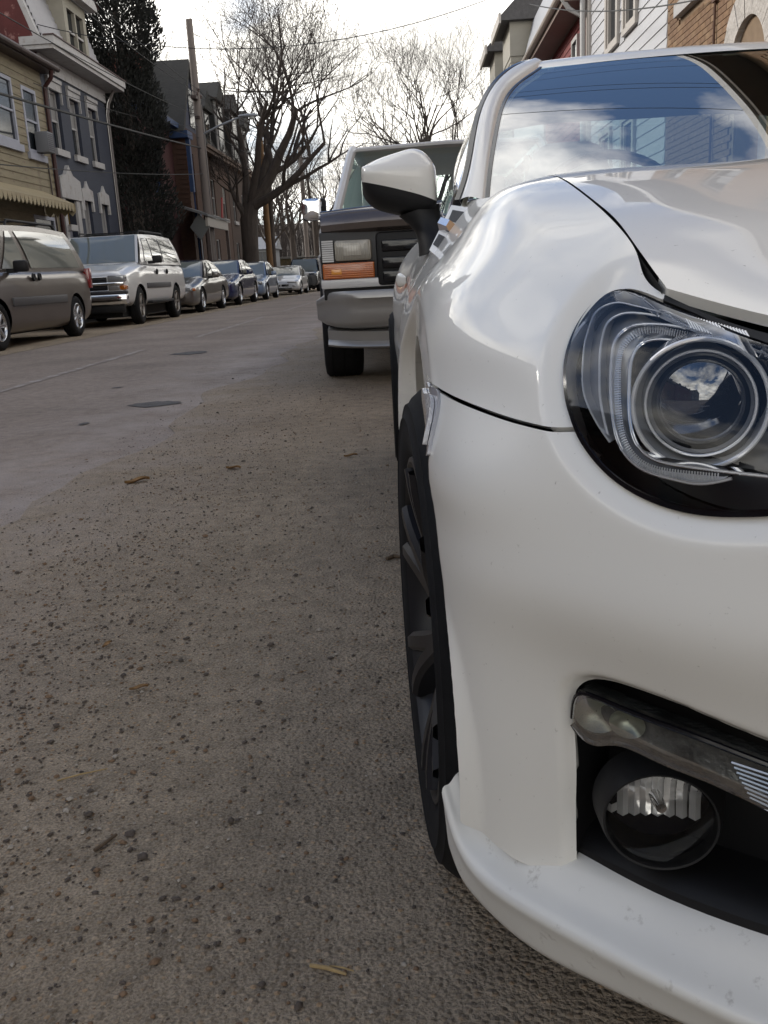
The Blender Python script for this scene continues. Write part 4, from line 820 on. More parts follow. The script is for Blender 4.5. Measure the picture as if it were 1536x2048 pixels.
mb = MB(); mb.prism([(XL-.002, 0), (XL-.002, 6.9), (XL+.02, 7.0), (XL-.85, 9.6), (XL-7, 9.6), (XL-7, 0)], 'y', 25.985, 26.02); mb.build('party_wall', redw, H)
# mansard: boards on a sloping face
sl = lambda z: .10-(z-7.12)*.345
wboards = mat('white_boards', (0.3384, 0.3312, 0.3456), rough=.65, var=.08, vscale=3)
mb = MB(); mb.prism([(XL+.08, 7.10), (XL-.78, 9.6), (XL-6, 9.6), (XL-6, 7.10)], 'y', 26.03, 31.28); mb.build('roof', mat('dark_shingle', (.05, .045, .045)), H)
planks(H, XL, 1, 26.2, 31.2, 7.14, 9.55, .165, wboards, slope=lambda z: sl(z)+.012)
mb = MB(); mb.add([(XL+.13, 26.0, 7.1), (XL+.13, 26.2, 7.1), (XL-.74, 26.2, 9.62), (XL-.74, 26.0, 9.62), (XL-.1, 26.0, 7.1), (XL-.1, 26.2, 7.1), (XL-.95, 26.2, 9.62), (XL-.95, 26.0, 9.62)], [(0, 1, 2, 3), (0, 3, 7, 4), (1, 5, 6, 2), (3, 2, 6, 7)]); mb.build('rake_board', white_t, H)
D = MB(); D.box(XL-1.6, XL+.12, 28.15, 28.42, 7.14, 8.75); D.box(XL-1.6, XL+.12, 29.75, 30.0, 7.14, 8.75); D.box(XL-1.6, XL+.119, 28.42, 29.75, 8.45, 8.75); D.box(XL-1.6, XL+.119, 28.42, 29.75, 7.14, 7.3); D.box(XL-1.6, XL+.121, 29.04, 29.13, 7.3, 8.45)
dm_ = D.build('dormer', mat('cream_boards', (0.288, 0.2664, 0.216), rough=.7, var=.1, vscale=3), H)
for a, b in ((28.42, 29.04), (29.13, 29.75)):
    mb = MB(); mb.box(XL-.06, XL+.02, a, b, 7.3, 8.45); mb.build('pane', glass_d, dm_)
    mb = MB(); mb.box(XL+.02, XL+.08, a, b, 7.84, 7.9); mb.box(XL+.02, XL+.075, a, a+.06, 7.3, 8.45); mb.build('sash', white_t, dm_)
mb = MB(); mb.prism([(27.85, 8.75), (30.3, 8.75), (30.3, 8.86), (29.08, 9.75), (27.85, 8.86)], 'x', XL-1.6, XL+.42); mb.build('dormer_gable', white_t, dm_)
mb = MB(); mb.add([(XL+.46, 27.72, 8.86), (XL+.46, 29.08, 9.84), (XL-1.6, 29.08, 9.84), (XL-1.6, 27.72, 8.86), (XL+.46, 30.44, 8.86), (XL-1.6, 30.44, 8.86)], [(0, 1, 2, 3), (1, 4, 5, 2)]); mb.build('dormer_roof', mat('oxblood_metal', (0.0504, 0.01584, 0.0144)), dm_)
mb = MB(); mb.tube([(XL+.30, 31.42, 6.8), (XL+.12, 31.34, 6.4), (XL+.06, 31.33, 6.1), (XL+.06, 31.33, .1)], .045, 8); mb.build('downspout', mat('weathered_pipe', (.16, .14, .13), rough=.6), H, True)
# ---- dark red house with blue eave and steep slate gable ----
H = thing('red_brick_house', 'dark red brick house with blue eave and steep slate gable', 'house', (0, 0, 0))
slate = mat('old_slate', (0.036, 0.03456, 0.03168), rough=.85, var=.25, vscale=4, bump=.6, bscale=9, bdist=.03, stretch=(1, 1, 5))
bluetrim = mat('blue_trim', (0.018, 0.0432, 0.1152), rough=.5, var=.15, vscale=3)
dred = mat('dark_red_brick', (0.0432, 0.00864, 0.00864), rough=.85, var=.2, vscale=6, bump=.5, bscale=18, bdist=.01, stretch=(1, 1, 3))
orng = mat('orange_brick', (0.0612, 0.03024, 0.01944), rough=.85, var=.25, vscale=5, bump=.5, bscale=18, bdist=.01, stretch=(1, 1, 3), dirt=((.07, .035, .02), .3, 3))
wall_holes('wall', XL, 1, 34.9, 39.7, 0, 6.8, [(36.6, 37.5, 4.2, 5.9)], dred, H); window(H, XL, 1, 36.6, 37.5, 4.2, 5.9, bluetrim, deep=.15)
mb = MB(); mb.box(XL-6, XL-.301, 34.9, 35.2, 0, 6.8); mb.build('side_wall', dred, H)
mb = MB(); bx(mb, XL, 1, -.2, .40, 34.7, 39.9, 6.80, 7.0); mb.build('eave', bluetrim, H)
mb = MB(); mb.add([(XL+.40, 34.7, 7.0), (XL+.40, 39.9, 7.0), (XL-3.2, 39.9, 9.9), (XL-3.2, 34.7, 9.9), (XL-7, 34.7, 7.0), (XL-7, 39.9, 7.0)], [(0, 1, 2, 3), (3, 2, 5, 4), (0, 3, 4)]); mb.build('roof', slate, H)
wall_holes('bay_wall', XL+.55, 1, 39.7, 43.5, 0, 6.9, [(40.3, 40.95, 3.6, 6.0), (42.0, 42.7, 3.6, 6.0), (40.2, 41.2, .2, 2.7)], orng, H, 1.0)
for y0 in (40.3, 42.0): window(H, XL+.55, 1, y0, y0+.65, 3.6, 6.0, bluetrim, deep=.15)
window(H, XL+.55, 1, 40.2, 41.2, .2, 2.7, bluetrim, deep=.2, sill=False)
mb = MB()
for k in range(18): mb.box(XL+.2, XL+.57, 39.66, 39.70, 3.2+k*.19, 3.29+k*.19)
mb.build('quoin_bricks', orng, H)
mb = MB(); mb.prism([(39.35, 6.7), (41.6, 9.78), (43.85, 6.7), (43.6, 6.7), (41.6, 9.45), (39.6, 6.7)], 'x', XL-6, XL+.62); mb.build('gable_roof', slate, H)
mb = MB(); mb.prism([(39.7, 6.9), (41.6, 9.4), (43.5, 6.9)], 'x', XL+.2, XL+.5); mb.build('gable_wall', mat('dark_blue_board', (.016, .022, .05), rough=.6), H)
mb = MB(); mb.box(XL+.50, XL+.54, 41.15, 42.05, 7.1, 8.6); mb.build('gable_window', glass_d, H)
mb = MB(); mb.box(XL-.3, XL+.75, 39.4, 40.3, 6.45, 6.72); mb.box(XL+.56, XL+.72, 39.72, 39.95, 4.4, 6.45); mb.build('eave_bracket', bluetrim, H)
mb = MB(); mb.box(XL-2.9, XL-1.3, 41.2, 41.9, 9.3, 10.05); mb.box(XL-3.0, XL-1.2, 41.1, 42.0, 10.05, 10.15); mb.build('chimney', mat('chimney_brick', (.13, .035, .025), rough=.9, var=.25, vscale=8), H)
pc = thing('porch_canopy', 'low porch roof with pale fascia on the dark red house', 'canopy', (0, 0, 0))
mb = MB(); mb.add([(XL+.56, 36.6, 3.75), (XL+.56, 40.8, 3.75), (XL+1.85, 40.9, 3.28), (XL+1.85, 36.5, 3.28), (XL+.56, 36.6, 3.65), (XL+.56, 40.8, 3.65), (XL+1.85, 40.9, 3.2), (XL+1.85, 36.5, 3.2)], [(0, 3, 2, 1), (4, 5, 6, 7), (3, 7, 6, 2), (0, 4, 7, 3)]); mb.build('roof_sheet', mat('grey_felt', (.12, .12, .12), rough=.8), pc)
mb = MB(); mb.box(XL+1.70, XL+1.80, 36.7, 40.7, 2.85, 3.2); mb.build('fascia', mat('pale_fascia', (0.288, 0.2592, 0.2304), rough=.6), pc)
for yp in (36.8, 40.6):
    mb = MB(); mb.box(XL+1.68, XL+1.80, yp, yp+.12, .12, 2.848); mb.build('post', dkbrown, pc)
mb = MB(); mb.add([(XL+1.75, 39.9, 3.3), (XL+1.75, 40.02, 3.3), (XL+1.75, 40.32, 4.15), (XL+1.75, 40.20, 4.15), (XL+1.70, 39.9, 3.3), (XL+1.70, 40.02, 3.3), (XL+1.70, 40.32, 4.15), (XL+1.70, 40.20, 4.15)], [(0, 1, 2, 3), (7, 6, 5, 4), (0, 4, 5, 1), (1, 5, 6, 2), (2, 6, 7, 3), (3, 7, 4, 0)]); tag(mb.build('leaning_board', mat('red_board', (.26, .02, .02), rough=.5)), 'narrow red board leaning on the porch roof', 'board')
# ---- two orange brick row houses with slate mansards ----
def row_house(y0, y1, label, dorm, wins, brick):
    H = thing('row_house', label, 'house', (0, 0, 0), 0, 'orange brick row houses on the left')
    hol = [h for h in wins]
    wall_holes('wall', XL, 1, y0, y1, 0, 6.6, hol, brick, H)
    for h in hol: window(H, XL, 1, *h, white_t, deep=.12, blind=random.random() < .4, sill=h[2] > .5)
    mb = MB(); bx(mb, XL, 1, -.2, .35, y0, y1, 6.6, 6.75); bx(mb, XL, 1, -.2, .45, y0, y1, 6.752, 6.9); mb.build('cornice', mat('brown_cornice', (.13, .085, .06), rough=.7, var=.2, vscale=3), H)
    mb = MB(); mb.prism([(XL+.2, 6.9), (XL-.9, 9.2), (XL-6, 9.2), (XL-6, 6.9)], 'y', y0, y1); mb.build('mansard', slate, H)
    for yc, w, zt in dorm:
        d = MB(); d.box(XL-1.6, XL+.15, yc-w/2, yc+w/2, 6.95, zt-.9); o = d.build('dormer', mat('dormer_boards', (0.2376, 0.2304, 0.2232), rough=.7, var=.15, vscale=4), H)
        mb = MB(); mb.box(XL+.15, XL+.19, yc-w*.28, yc+w*.28, 7.15, zt-1.1); mb.build('pane', glass_d, o)
        mb = MB(); mb.prism([(yc-w/2-.2, zt-1.0), (yc+w/2+.2, zt-1.0), (yc+w/2+.2, zt-.9), (yc, zt), (yc-w/2-.2, zt-.9)], 'x', XL-2.2, XL+.35); mb.build('dormer_roof', slate, o)
        mb = MB(); mb.box(XL-1.6, XL+.10, yc-w/2-.02, yc-w/2+.02, 6.95, zt-1.0); mb.build('dormer_cheek', slate, o)
    return H
row_house(43.5, 51.2, 'nearer orange brick row house with slate dormers behind the utility pole', [(46.3, 1.5, 9.5), (49.6, 1.9, 10.4)], [(44.6, 45.4, 3.9, 5.6), (46.8, 47.6, 3.9, 5.6), (49.5, 50.3, 3.9, 5.5), (44.6, 45.5, .3, 2.8), (46.9, 47.7, .9, 2.8), (49.3, 50.2, .9, 2.8)], orng)
row_house(51.3, 59.0, 'farther orange brick row house with slate dormers behind the leaning tree', [(53.6, 1.9, 10.5), (56.9, 1.7, 10.2)], [(52.2, 53.0, 3.9, 5.5), (55.0, 55.8, 3.9, 5.5), (57.2, 58.0, 3.9, 5.5), (52.2, 53.0, .9, 2.8), (55.0, 55.8, .9, 2.8)], mat('brown_brick_far', (0.0504, 0.0288, 0.02016), rough=.85, var=.25, vscale=5))
# ---- right side of the street ----
XR = 4.0
H = thing('tan_brick_house', 'tan brick house with stone arched window above the white coupe', 'house', (0, 0, 0))
tanb = mat('tan_brick', (.18, .106, .056), rough=.85, var=.18, vscale=5, bump=.3, bscale=120, bdist=.003)
mort = mat('brick_mortar', (.20, .14, .09), rough=.95, var=.15, vscale=8)
wall_holes('wall', XR+.012, -1, 6.0, 15.5, 0, 6.7, [(11.2, 12.3, .9, 2.77), (13.7, 14.7, 4.25, 6.2), (11.2, 12.3, 4.4, 6.2), (8.5, 9.6, 4.25, 6.2), (8.5, 9.6, .9, 3.0)], mort, H)
for h in ((13.7, 14.7, 4.25, 6.2), (11.2, 12.3, 4.4, 6.2), (8.5, 9.6, 4.25, 6.2), (8.5, 9.6, .9, 3.0)): window(H, XR, -1, *h, white_t, deep=.14)
# bricks are laid one by one where the picture shows the wall; the rest of the wall carries joined courses
BW, BH = .202, .0715
bm_cache = []
for k in range(5):
    mb = MB(); j = lambda: random.uniform(-.0015, .0015); mb.box(-.008+j(), .02, 0, BW+j(), 0, BH+j()); o = mb.build('brick', mat('tan_brick_%d' % k, [(.19, .113, .060), (.17, .095, .050), (.21, .13, .07), (.155, .086, .044), (.19, .108, .054)][k], rough=.85, var=.2, vscale=9, bump=.3, bscale=140, bdist=.003), H); bm_cache.append(o.data); bpy.data.objects.remove(o)
cnt = 0; far = MB()
def in_hole(y, z):
    if any(a-.22 < y < b+.02 and c-.10 < z < d+.06 for a, b, c, d in ((13.7, 14.7, 4.05, 6.2), (11.2, 12.3, 4.2, 6.2), (8.5, 9.6, 4.05, 6.2), (8.5, 9.6, .7, 3.1), (11.2, 12.3, .7, 2.8))): return True
    return (y+.1-11.75)**2+(z+.03-2.78)**2 < 1.0**2 and z > 2.6
for r in range(int(6.6/.0815)):
    z = r*.0815; y = 6.0+(.106 if r % 2 else 0)
    while y+BW < 15.49:
        if not in_hole(y, z):
            if 3.18 < z < 4.62 and 12.2 < y and cnt < 300:
                o = bpy.data.objects.new('brick', random.choice(bm_cache)); COL.objects.link(o); o.parent = H; o.location = (XR, y, z); cnt += 1
            elif z > 1.5: far.box(XR-.008, XR+.02, y, y+BW, z, z+BH)
        y += .212
far.build('brick_courses', tanb, H, kind='stuff')
mb = MB(); arc = [(11.75+.97*math.cos(w), 2.78+.97*math.sin(w)) for w in np.linspace(0, math.pi, 33)]; inn = [(11.75+.60*math.cos(w), 2.78+.60*math.sin(w)) for w in np.linspace(math.pi, 0, 33)]
V = arc+inn; stone = mat('rough_limestone', (0.41, 0.3772, 0.3444), rough=.85, var=.2, vscale=6, bump=1, bscale=18, bdist=.03)
for k in range(9):      # voussoirs
    a, b = math.pi*k/9+.008, math.pi*(k+1)/9-.008; ww = np.linspace(a, b, 5); ro = 1.0 if k == 4 else .97
    mb = MB(); mb.prism([(11.75+ro*math.cos(w), 2.78+ro*math.sin(w)) for w in ww]+[(11.75+.60*math.cos(w), 2.78+.60*math.sin(w)) for w in ww[::-1]], 'x', XR-.05-random.uniform(0, .012), XR+.1); mb.build('arch_stone', stone, H)
mb = MB(); mb.prism([(11.75+.61*math.cos(w), 2.78+.61*math.sin(w)) for w in np.linspace(0, math.pi, 25)], 'x', XR+.10, XR+.14); mb.build('fanlight_pane', glass_d, H)
mb = MB(); mb.tube([(XR-.03, 13.05, 4.2), (XR-.04, 13.05, 3.0), (XR-.04, 13.05, 1.0)], .016, 6); mb.box(XR-.06, XR-.02, 12.98, 13.12, 3.85, 3.95); mb.build('conduit', mat('rusty_pipe', (.10, .05, .03), rough=.8), H, True)
mb = MB(); bx(mb, XR, -1, -.3, .55, 5.9, 15.5, 6.70, 6.80); mb.build('soffit', mat('dark_soffit', (.06, .045, .035), rough=.7), H)
mb = MB(); bx(mb, XR, -1, .50, .60, 5.9, 15.5, 6.80, 7.0); mb.build('gutter', mat('white_pipe', (0.3936, 0.3854, 0.3772), rough=.5), H)
mb = MB(); mb.prism([(XR-.52, 6.81), (XR+3.6, 8.6), (XR+8, 6.81)], 'y', 5.95, 15.48); mb.build('roof', mat('dark_shingle', (.05, .045, .045), rough=.9), H)
# white sided house
H = thing('white_sided_house', 'white sided house with paired windows beyond the tan brick house', 'house', (0, 0, 0))
vinyl = mat('white_vinyl', (0.4264, 0.4264, 0.4428), rough=.5, var=.05, vscale=2)
hol = [(17.55, 18.35, 4.75, 7.0), (19.0, 19.9, 4.75, 7.0), (17.6, 18.4, 1.0, 3.2), (19.6, 20.5, 1.0, 3.2)]
wall_holes('wall', XR+.03, -1, 15.52, 21.9, 0, 8.4, hol, vinyl, H); planks(H, XR+.028, -1, 15.55, 21.7, 2.2, 8.3, .20, vinyl, [(a-.14, b+.14, c-.1, d+.1) for a, b, c, d in hol])
beige = mat('beige_trim', (0.41, 0.3772, 0.3444), rough=.6)
for h in hol:
    window(H, XR, -1, *h, beige, deep=.06, sill=False, fw=.07)
    mb = MB(); [bx(mb, XR, -1, -.02, .045, *q) for q in ((h[0]-.13, h[0], h[2]-.1, h[3]+.1), (h[1], h[1]+.13, h[2]-.1, h[3]+.1), (h[0], h[1], h[3], h[3]+.1), (h[0], h[1], h[2]-.1, h[2]))]; mb.build('window_casing', beige, H)
mb = MB(); bx(mb, XR, -1, -.05, .05, 21.7, 21.98, 0, 8.4); mb.build('corner_board', beige, H)
mb = MB(); mb.tube([(XR-.14, 21.85, 8.2), (XR-.14, 21.85, .1)], .06, 10); mb.build('downspout', mat('white_pipe', (0.3936, 0.3854, 0.3772), rough=.5), H, True)
mb = MB(); mb.prism([(XR-.4, 8.4), (XR+4, 10.5), (XR+8, 8.4)], 'y', 15.5, 21.95); mb.build('roof', mat('dark_shingle', (.05, .045, .045)), H)
# red house under a long gutter
H = thing('red_sided_house', 'red house under a long brown eave and gutter', 'house', (0, 0, 0))
redv = mat('barn_red_boards', (0.1558, 0.0246, 0.0246), rough=.7, var=.15, vscale=3)
hol = [(23.0, 23.8, 4.6, 5.75), (25.6, 26.4, 4.6, 5.75)]
wall_holes('wall', XR+.05, -1, 22.0, 28.9, 0, 6.2, hol, redv, H); planks(H, XR+.048, -1, 22.02, 28.88, 2.4, 6.15, .16, redv, [(a-.1, b+.1, c-.1, d+.1) for a, b, c, d in hol])
for h in hol: window(H, XR, -1, *h, white_t, deep=.0, sill=False, fw=.09)
tanm = mat('tan_soffit', (0.1804, 0.1353, 0.1148), rough=.7, var=.1, vscale=3)
mb = MB(); bx(mb, XR, -1, -.1, .50, 22.0, 29.0, 6.18, 6.25); mb.build('soffit', tanm, H)
mb = MB(); mb.tube([(XR-.56, 21.98, 6.36), (XR-.56, 29.0, 6.36)], .085, 10); bx(mb, XR, -1, .44, .50, 21.99, 29.0, 6.251, 6.42); mb.build('gutter', mat('tan_gutter', (0.246, 0.205, 0.1722), rough=.5), H)
mb = MB(); mb.prism([(XR-.5, 6.43), (XR+3.5, 8.6), (XR+8, 6.43)], 'y', 22.0, 28.95); mb.build('roof', mat('dark_shingle', (.05, .045, .045)), H)
mb = MB(); mb.tube([(XR-.56, 22.1, 6.30), (XR-.40, 22.08, 6.05), (XR-.10, 22.05, 5.85), (XR-.08, 22.05, .1)], .055, 8); mb.build('downspout', mat('white_pipe', (0.3936, 0.3854, 0.3772)), H, True)
# tall grey sided mansard house: its flank faces the lens
H = thing('grey_sided_house', 'tall grey sided house with sloping mansard flank beyond the red house', 'house', (0, 0, 0))
greyv = mat('grey_vinyl', (0.2952, 0.3034, 0.328), rough=.55, var=.06, vscale=2)
mb = MB(); mb.prism([(XR, 0), (XR, 6.6), (XR+.75, 9.3), (XR+8, 9.6), (XR+8, 0)], 'y', 29.05, 37.0); mb.build('wall', greyv, H)
z = 6.2; k = 0
while z < 9.2:
    x0 = XR if z < 6.6 else XR+(z-6.6)*.28; mb = MB(); mb.add([(x0+.14, 29.045, z), (x0+.14, 29.02, z), (XR+7.5, 29.02, z), (XR+7.5, 29.045, z), (x0+.14, 29.045, z+.15), (x0+.14, 29.04, z+.15), (XR+7.5, 29.04, z+.15), (XR+7.5, 29.045, z+.15)], [(0, 1, 2, 3), (1, 5, 6, 2), (0, 4, 5, 1), (4, 7, 6, 5)]); mb.build('plank', greyv, H); z += .152
mb = MB(); mb.add([(XR-.02, 29.0, 6.5), (XR+.16, 29.0, 6.5), (XR+.92, 29.0, 9.25), (XR+.73, 29.0, 9.25), (XR-.02, 29.2, 6.5), (XR+.73, 29.2, 9.25)], [(0, 1, 2, 3), (0, 3, 5, 4)]); mb.box(XR+.65, XR+1.75, 28.98, 29.03, 9.1, 9.36); mb.build('corner_board', mat('pale_grey_trim', (0.369, 0.369, 0.3936), rough=.6), H)
mb = MB()
for q in ((XR+1.72, XR+1.86, 6.6, 10), (XR+2.36, XR+2.52, 6.6, 10)): mb.box(q[0], q[1], 28.97, 29.02, q[2], q[3])
mb.box(XR+1.861, XR+2.359, 28.975, 29.02, 7.9, 8.0); o = mb.build('window', white_t, H); mb = MB(); mb.box(XR+1.861, XR+2.359, 28.99, 29.03, 6.6, 10); mb.build('pane', mat('pale_blind', (.33, .33, .35), rough=.4), o)
mb = MB(); mb.prism([(29.2, 6.4), (37.0, 6.4), (37.0, 6.6), (29.2, 6.6)], 'x', XR-.35, XR); mb.build('eave', tanm, H)
# two beige bays with gabled dormers
for y0, y1, zt, lb in ((37.2, 42.5, 10.6, 'nearer beige house with gabled dormer at the right of the street'), (43.5, 50.0, 10.9, 'farther beige house with gabled dormer behind bare branches')):
    H = thing('beige_house', lb, 'house', (0, 0, 0), 0, 'beige houses on the right')
    bs = mat('beige_siding', (0.3116, 0.2911, 0.246), rough=.65, var=.08, vscale=2)
    mb = MB(); mb.box(XR-.05, XR+8, y0, y1, 0, 8.2); mb.build('wall', bs, H)
    z = 5.0
    while z < 8.1: mb = MB(); mb.box(XR-.075, XR-.049, y0+.05, y1-.05, z, z+.012); mb.box(XR, XR+4, y0-.02, y0-.001, z, z+.012); mb.build('plank', bs, H); z += .2
    mb = MB(); mb.box(XR-.08, XR+2.5, y0-.05, y0+2.6, 8.2, zt-1.2); o = mb.build('dormer', bs, H)
    mb = MB(); mb.box(XR-.12, XR-.081, y0+.5, y0+1.1, 6.2, 7.8); mb.box(XR-.12, XR-.081, y0+1.5, y0+2.1, 6.2, 7.8); mb.build('pane', glass_d, o)
    mb = MB(); mb.prism([(XR-.45, zt-1.25), (XR-.45, zt-1.1), (XR+.7, zt), (XR+4, zt), (XR+4, zt-1.25)], 'y', y0-.35, y0+2.9); mb.build('dormer_roof', mat('grey_shingle', (0.082, 0.0779, 0.0779), rough=.9, var=.25, vscale=8, bump=.5, bscale=20, bdist=.02), o)
    mb = MB(); mb.box(XR-.50, XR-.42, y0-.40, y0+2.95, zt-1.35, zt-1.0); mb.build('fascia', beige, o)
# ---- end of the street: stone wall, outbuilding, wooded slope ----
mb = MB(); mb.box(-40, -1, 79.8, 80.4, 0, 2.35); Hw = tag(mb.build('stone_wall', mat('wall_stone', (0.1224, 0.0972, 0.054), rough=.9, var=.35, vscale=2.2, bump=1, bscale=3, bdist=.1, dirt=((.06, .05, .035), .35, 4))), 'long tan stone wall closing the far end of the street', 'wall')
mb = MB(); mb.box(-40, -1, 79.6, 80.6, 2.352, 2.52); mb.build('coping', mat('coping_stone', (.20, .19, .17), rough=.9), Hw)
out = thing('greenhouse', 'small pale glazed outbuilding beyond the big tree trunk', 'shed', (0, 0, 0))
mb = MB(); mb.box(-13.4, -10.9, 76, 79, 0, 3.1); mb.build('wall', mat('pale_shed', (0.216, 0.2232, 0.2376), rough=.6), out)
mb = MB(); mb.prism([(75.7, 3.1), (79.3, 3.1), (77.5, 4.1)], 'x', -13.6, -10.7); mb.build('roof', mat('pale_shed_roof', (0.2736, 0.2808, 0.3024), rough=.5), out)
for k in range(5):
    mb = MB(); mb.box(-13.2+k*.46, -12.82+k*.46, 75.95, 76.0, 1.0, 2.9); mb.build('pane', glass_d, out)
n = 60; G = [[(x, 84+j*7.0, -.5+min(1, j/6)*(3.5+1.4*math.sin(x*.05)+.8*math.sin(x*.13+j))+j*.55) for j in range(n//3)] for x in np.linspace(-160, 160, n)]
mb = MB(); mb.grid(np.array(G)); mb.F = [f[::-1] for f in mb.F]; tag(mb.build('hillside', mat('leaf_litter_slope', (0.0612, 0.0468, 0.03456), rough=.95, var=.4, vscale=.5), None, True), kind='structure')
# ================= other vehicles =================
glass_car = mat('car_glass', (.15, .165, .155), rough=.03, spec=1.0, coat=.5, ior=1.6)  # base colour lightened to stand in for sky reflected in the panes
head_lens = mat('headlamp_lens', (0.315, 0.3225, 0.33), rough=.12, coat=1, metal=.3)
amber_l = mat('amber_lens', (0.45, 0.12, 0.0075), rough=.15, coat=1)
red_l = mat('red_lens', (0.225, 0.006, 0.0075), rough=.15, coat=1)
alloy = mat('alloy_wheel', (.50, .51, .53), rough=.25, metal=.9)
def small_wheel(parent, cx, cy, out, R=.32, rim=.205, wid=.21, spokes=6, m=alloy, steer=0):
    e = thing('wheel', None, None, (cx, cy, R), rad(steer)); e.parent = parent; s = -out
    tp = [(.012, rim-.004), (.003, rim+.012), (0, (rim+R)/2), (.008, R-.028), (.028, R-.006), (.06, R), (.0605, R-.008), (.068, R-.008), (.0685, R), (wid/2-.005, R), (wid/2-.0045, R-.008), (wid/2, R-.008)]; tp = tp+[(wid-a, r) for a, r in tp[-2::-1]]
    mb = MB(); mb.lathe([(s*a, r) for a, r in tp], n=44); mb.build('tyre', rubber, e, True, sharp=45)
    mb = MB(); mb.lathe([(s*.012, rim), (s*.006, rim-.012), (s*.03, rim-.028), (s*.06, rim-.03)], n=44); mb.lathe([(s*.022, .0005), (s*.024, .045), (s*.05, .06)], n=24)
    for k in range(spokes):
        w = 2*math.pi*k/spokes; c, sn = math.cos(w), math.sin(w)
        mb.grid(np.array([[(s*(d+.02), r*c-t*sn, r*sn+t*c), (s*d, r*c-t*.6*sn, r*sn+t*.6*c), (s*d, r*c+t*.6*sn, r*sn-t*.6*c), (s*(d+.02), r*c+t*sn, r*sn-t*c)] for r, d, t in ((.03, .025, .03), (.12, .022, .026), (rim-.015, .016, .034))]))
    mb.build('rim', m, e, True, sharp=35)
    mb = MB(); mb.lathe([(s*.075, .0005), (s*.075, rim-.01)], n=30); mb.build('wheel_back', under, e)
    return e
def loft_body(st, W, ncol=None):
    """stations (y, half width share, bottom z, top z, crown) -> closed smooth shell"""
    rows = []
    for y, f, zb, zt, cr_ in st:
        w = W*f; h = zt-zb
        half = [(.0, zb), (.70*w, zb), (.93*w, zb+.03*h), (.985*w, zb+.18*h), (w, zb+.45*h), (.985*w, zb+.72*h), (.95*w, zb+.90*h), (.86*w, zt), (.5*w, zt+cr_*.75), (0, zt+cr_)]
        rows.append([(x, y, z) for x, z in half])
    P = np.array(rows, float); Tu = chord(P); n = 90
    tu = np.unique(np.concatenate([spread(Tu, n), Tu])); G = np.einsum('ai,ijk->ajk', lin_mat(Tu, tu, .55), P); Tv = chord(G.transpose(1, 0, 2)); G = np.einsum('bj,ajk->abk', spline_mat(Tv, spread(Tv, 34)), G)
    return G
def lin_mat(T, t, mixf):
    """blend of linear and smooth interpolation, keeps corners from ringing"""
    A = spline_mat(T, t); E = np.zeros_like(A); i = np.clip(np.searchsorted(T, t)-1, 0, len(T)-2); a = (t-T[i])/(T[i+1]-T[i]); r = np.arange(len(t)); E[r, i] = 1-a; E[r, i+1] = a
    return A*mixf+E*(1-mixf)
def quad_panel(name, pts, m, parent, off=0., inset=0., thick=.01, bulge=0., n=10):
    """4-corner panel as a bulged sheet: corners in order, optional inset towards its centre"""
    P = np.array(pts, float); c = P.mean(0); P = c+(P-c)*(1-inset); nn = np.cross(P[1]-P[0], P[3]-P[0]); nn /= np.linalg.norm(nn)
    G = [[(P[0]*(1-u)+P[1]*u)*(1-v)+(P[3]*(1-u)+P[2]*u)*v+nn*(off+bulge*math.sin(math.pi*u)*math.sin(math.pi*v)**.5) for v in np.linspace(0, 1, n)] for u in np.linspace(0, 1, n)]
    mb = MB(); mb.grid(np.array(G)); return mb.build(name, m, parent, True)
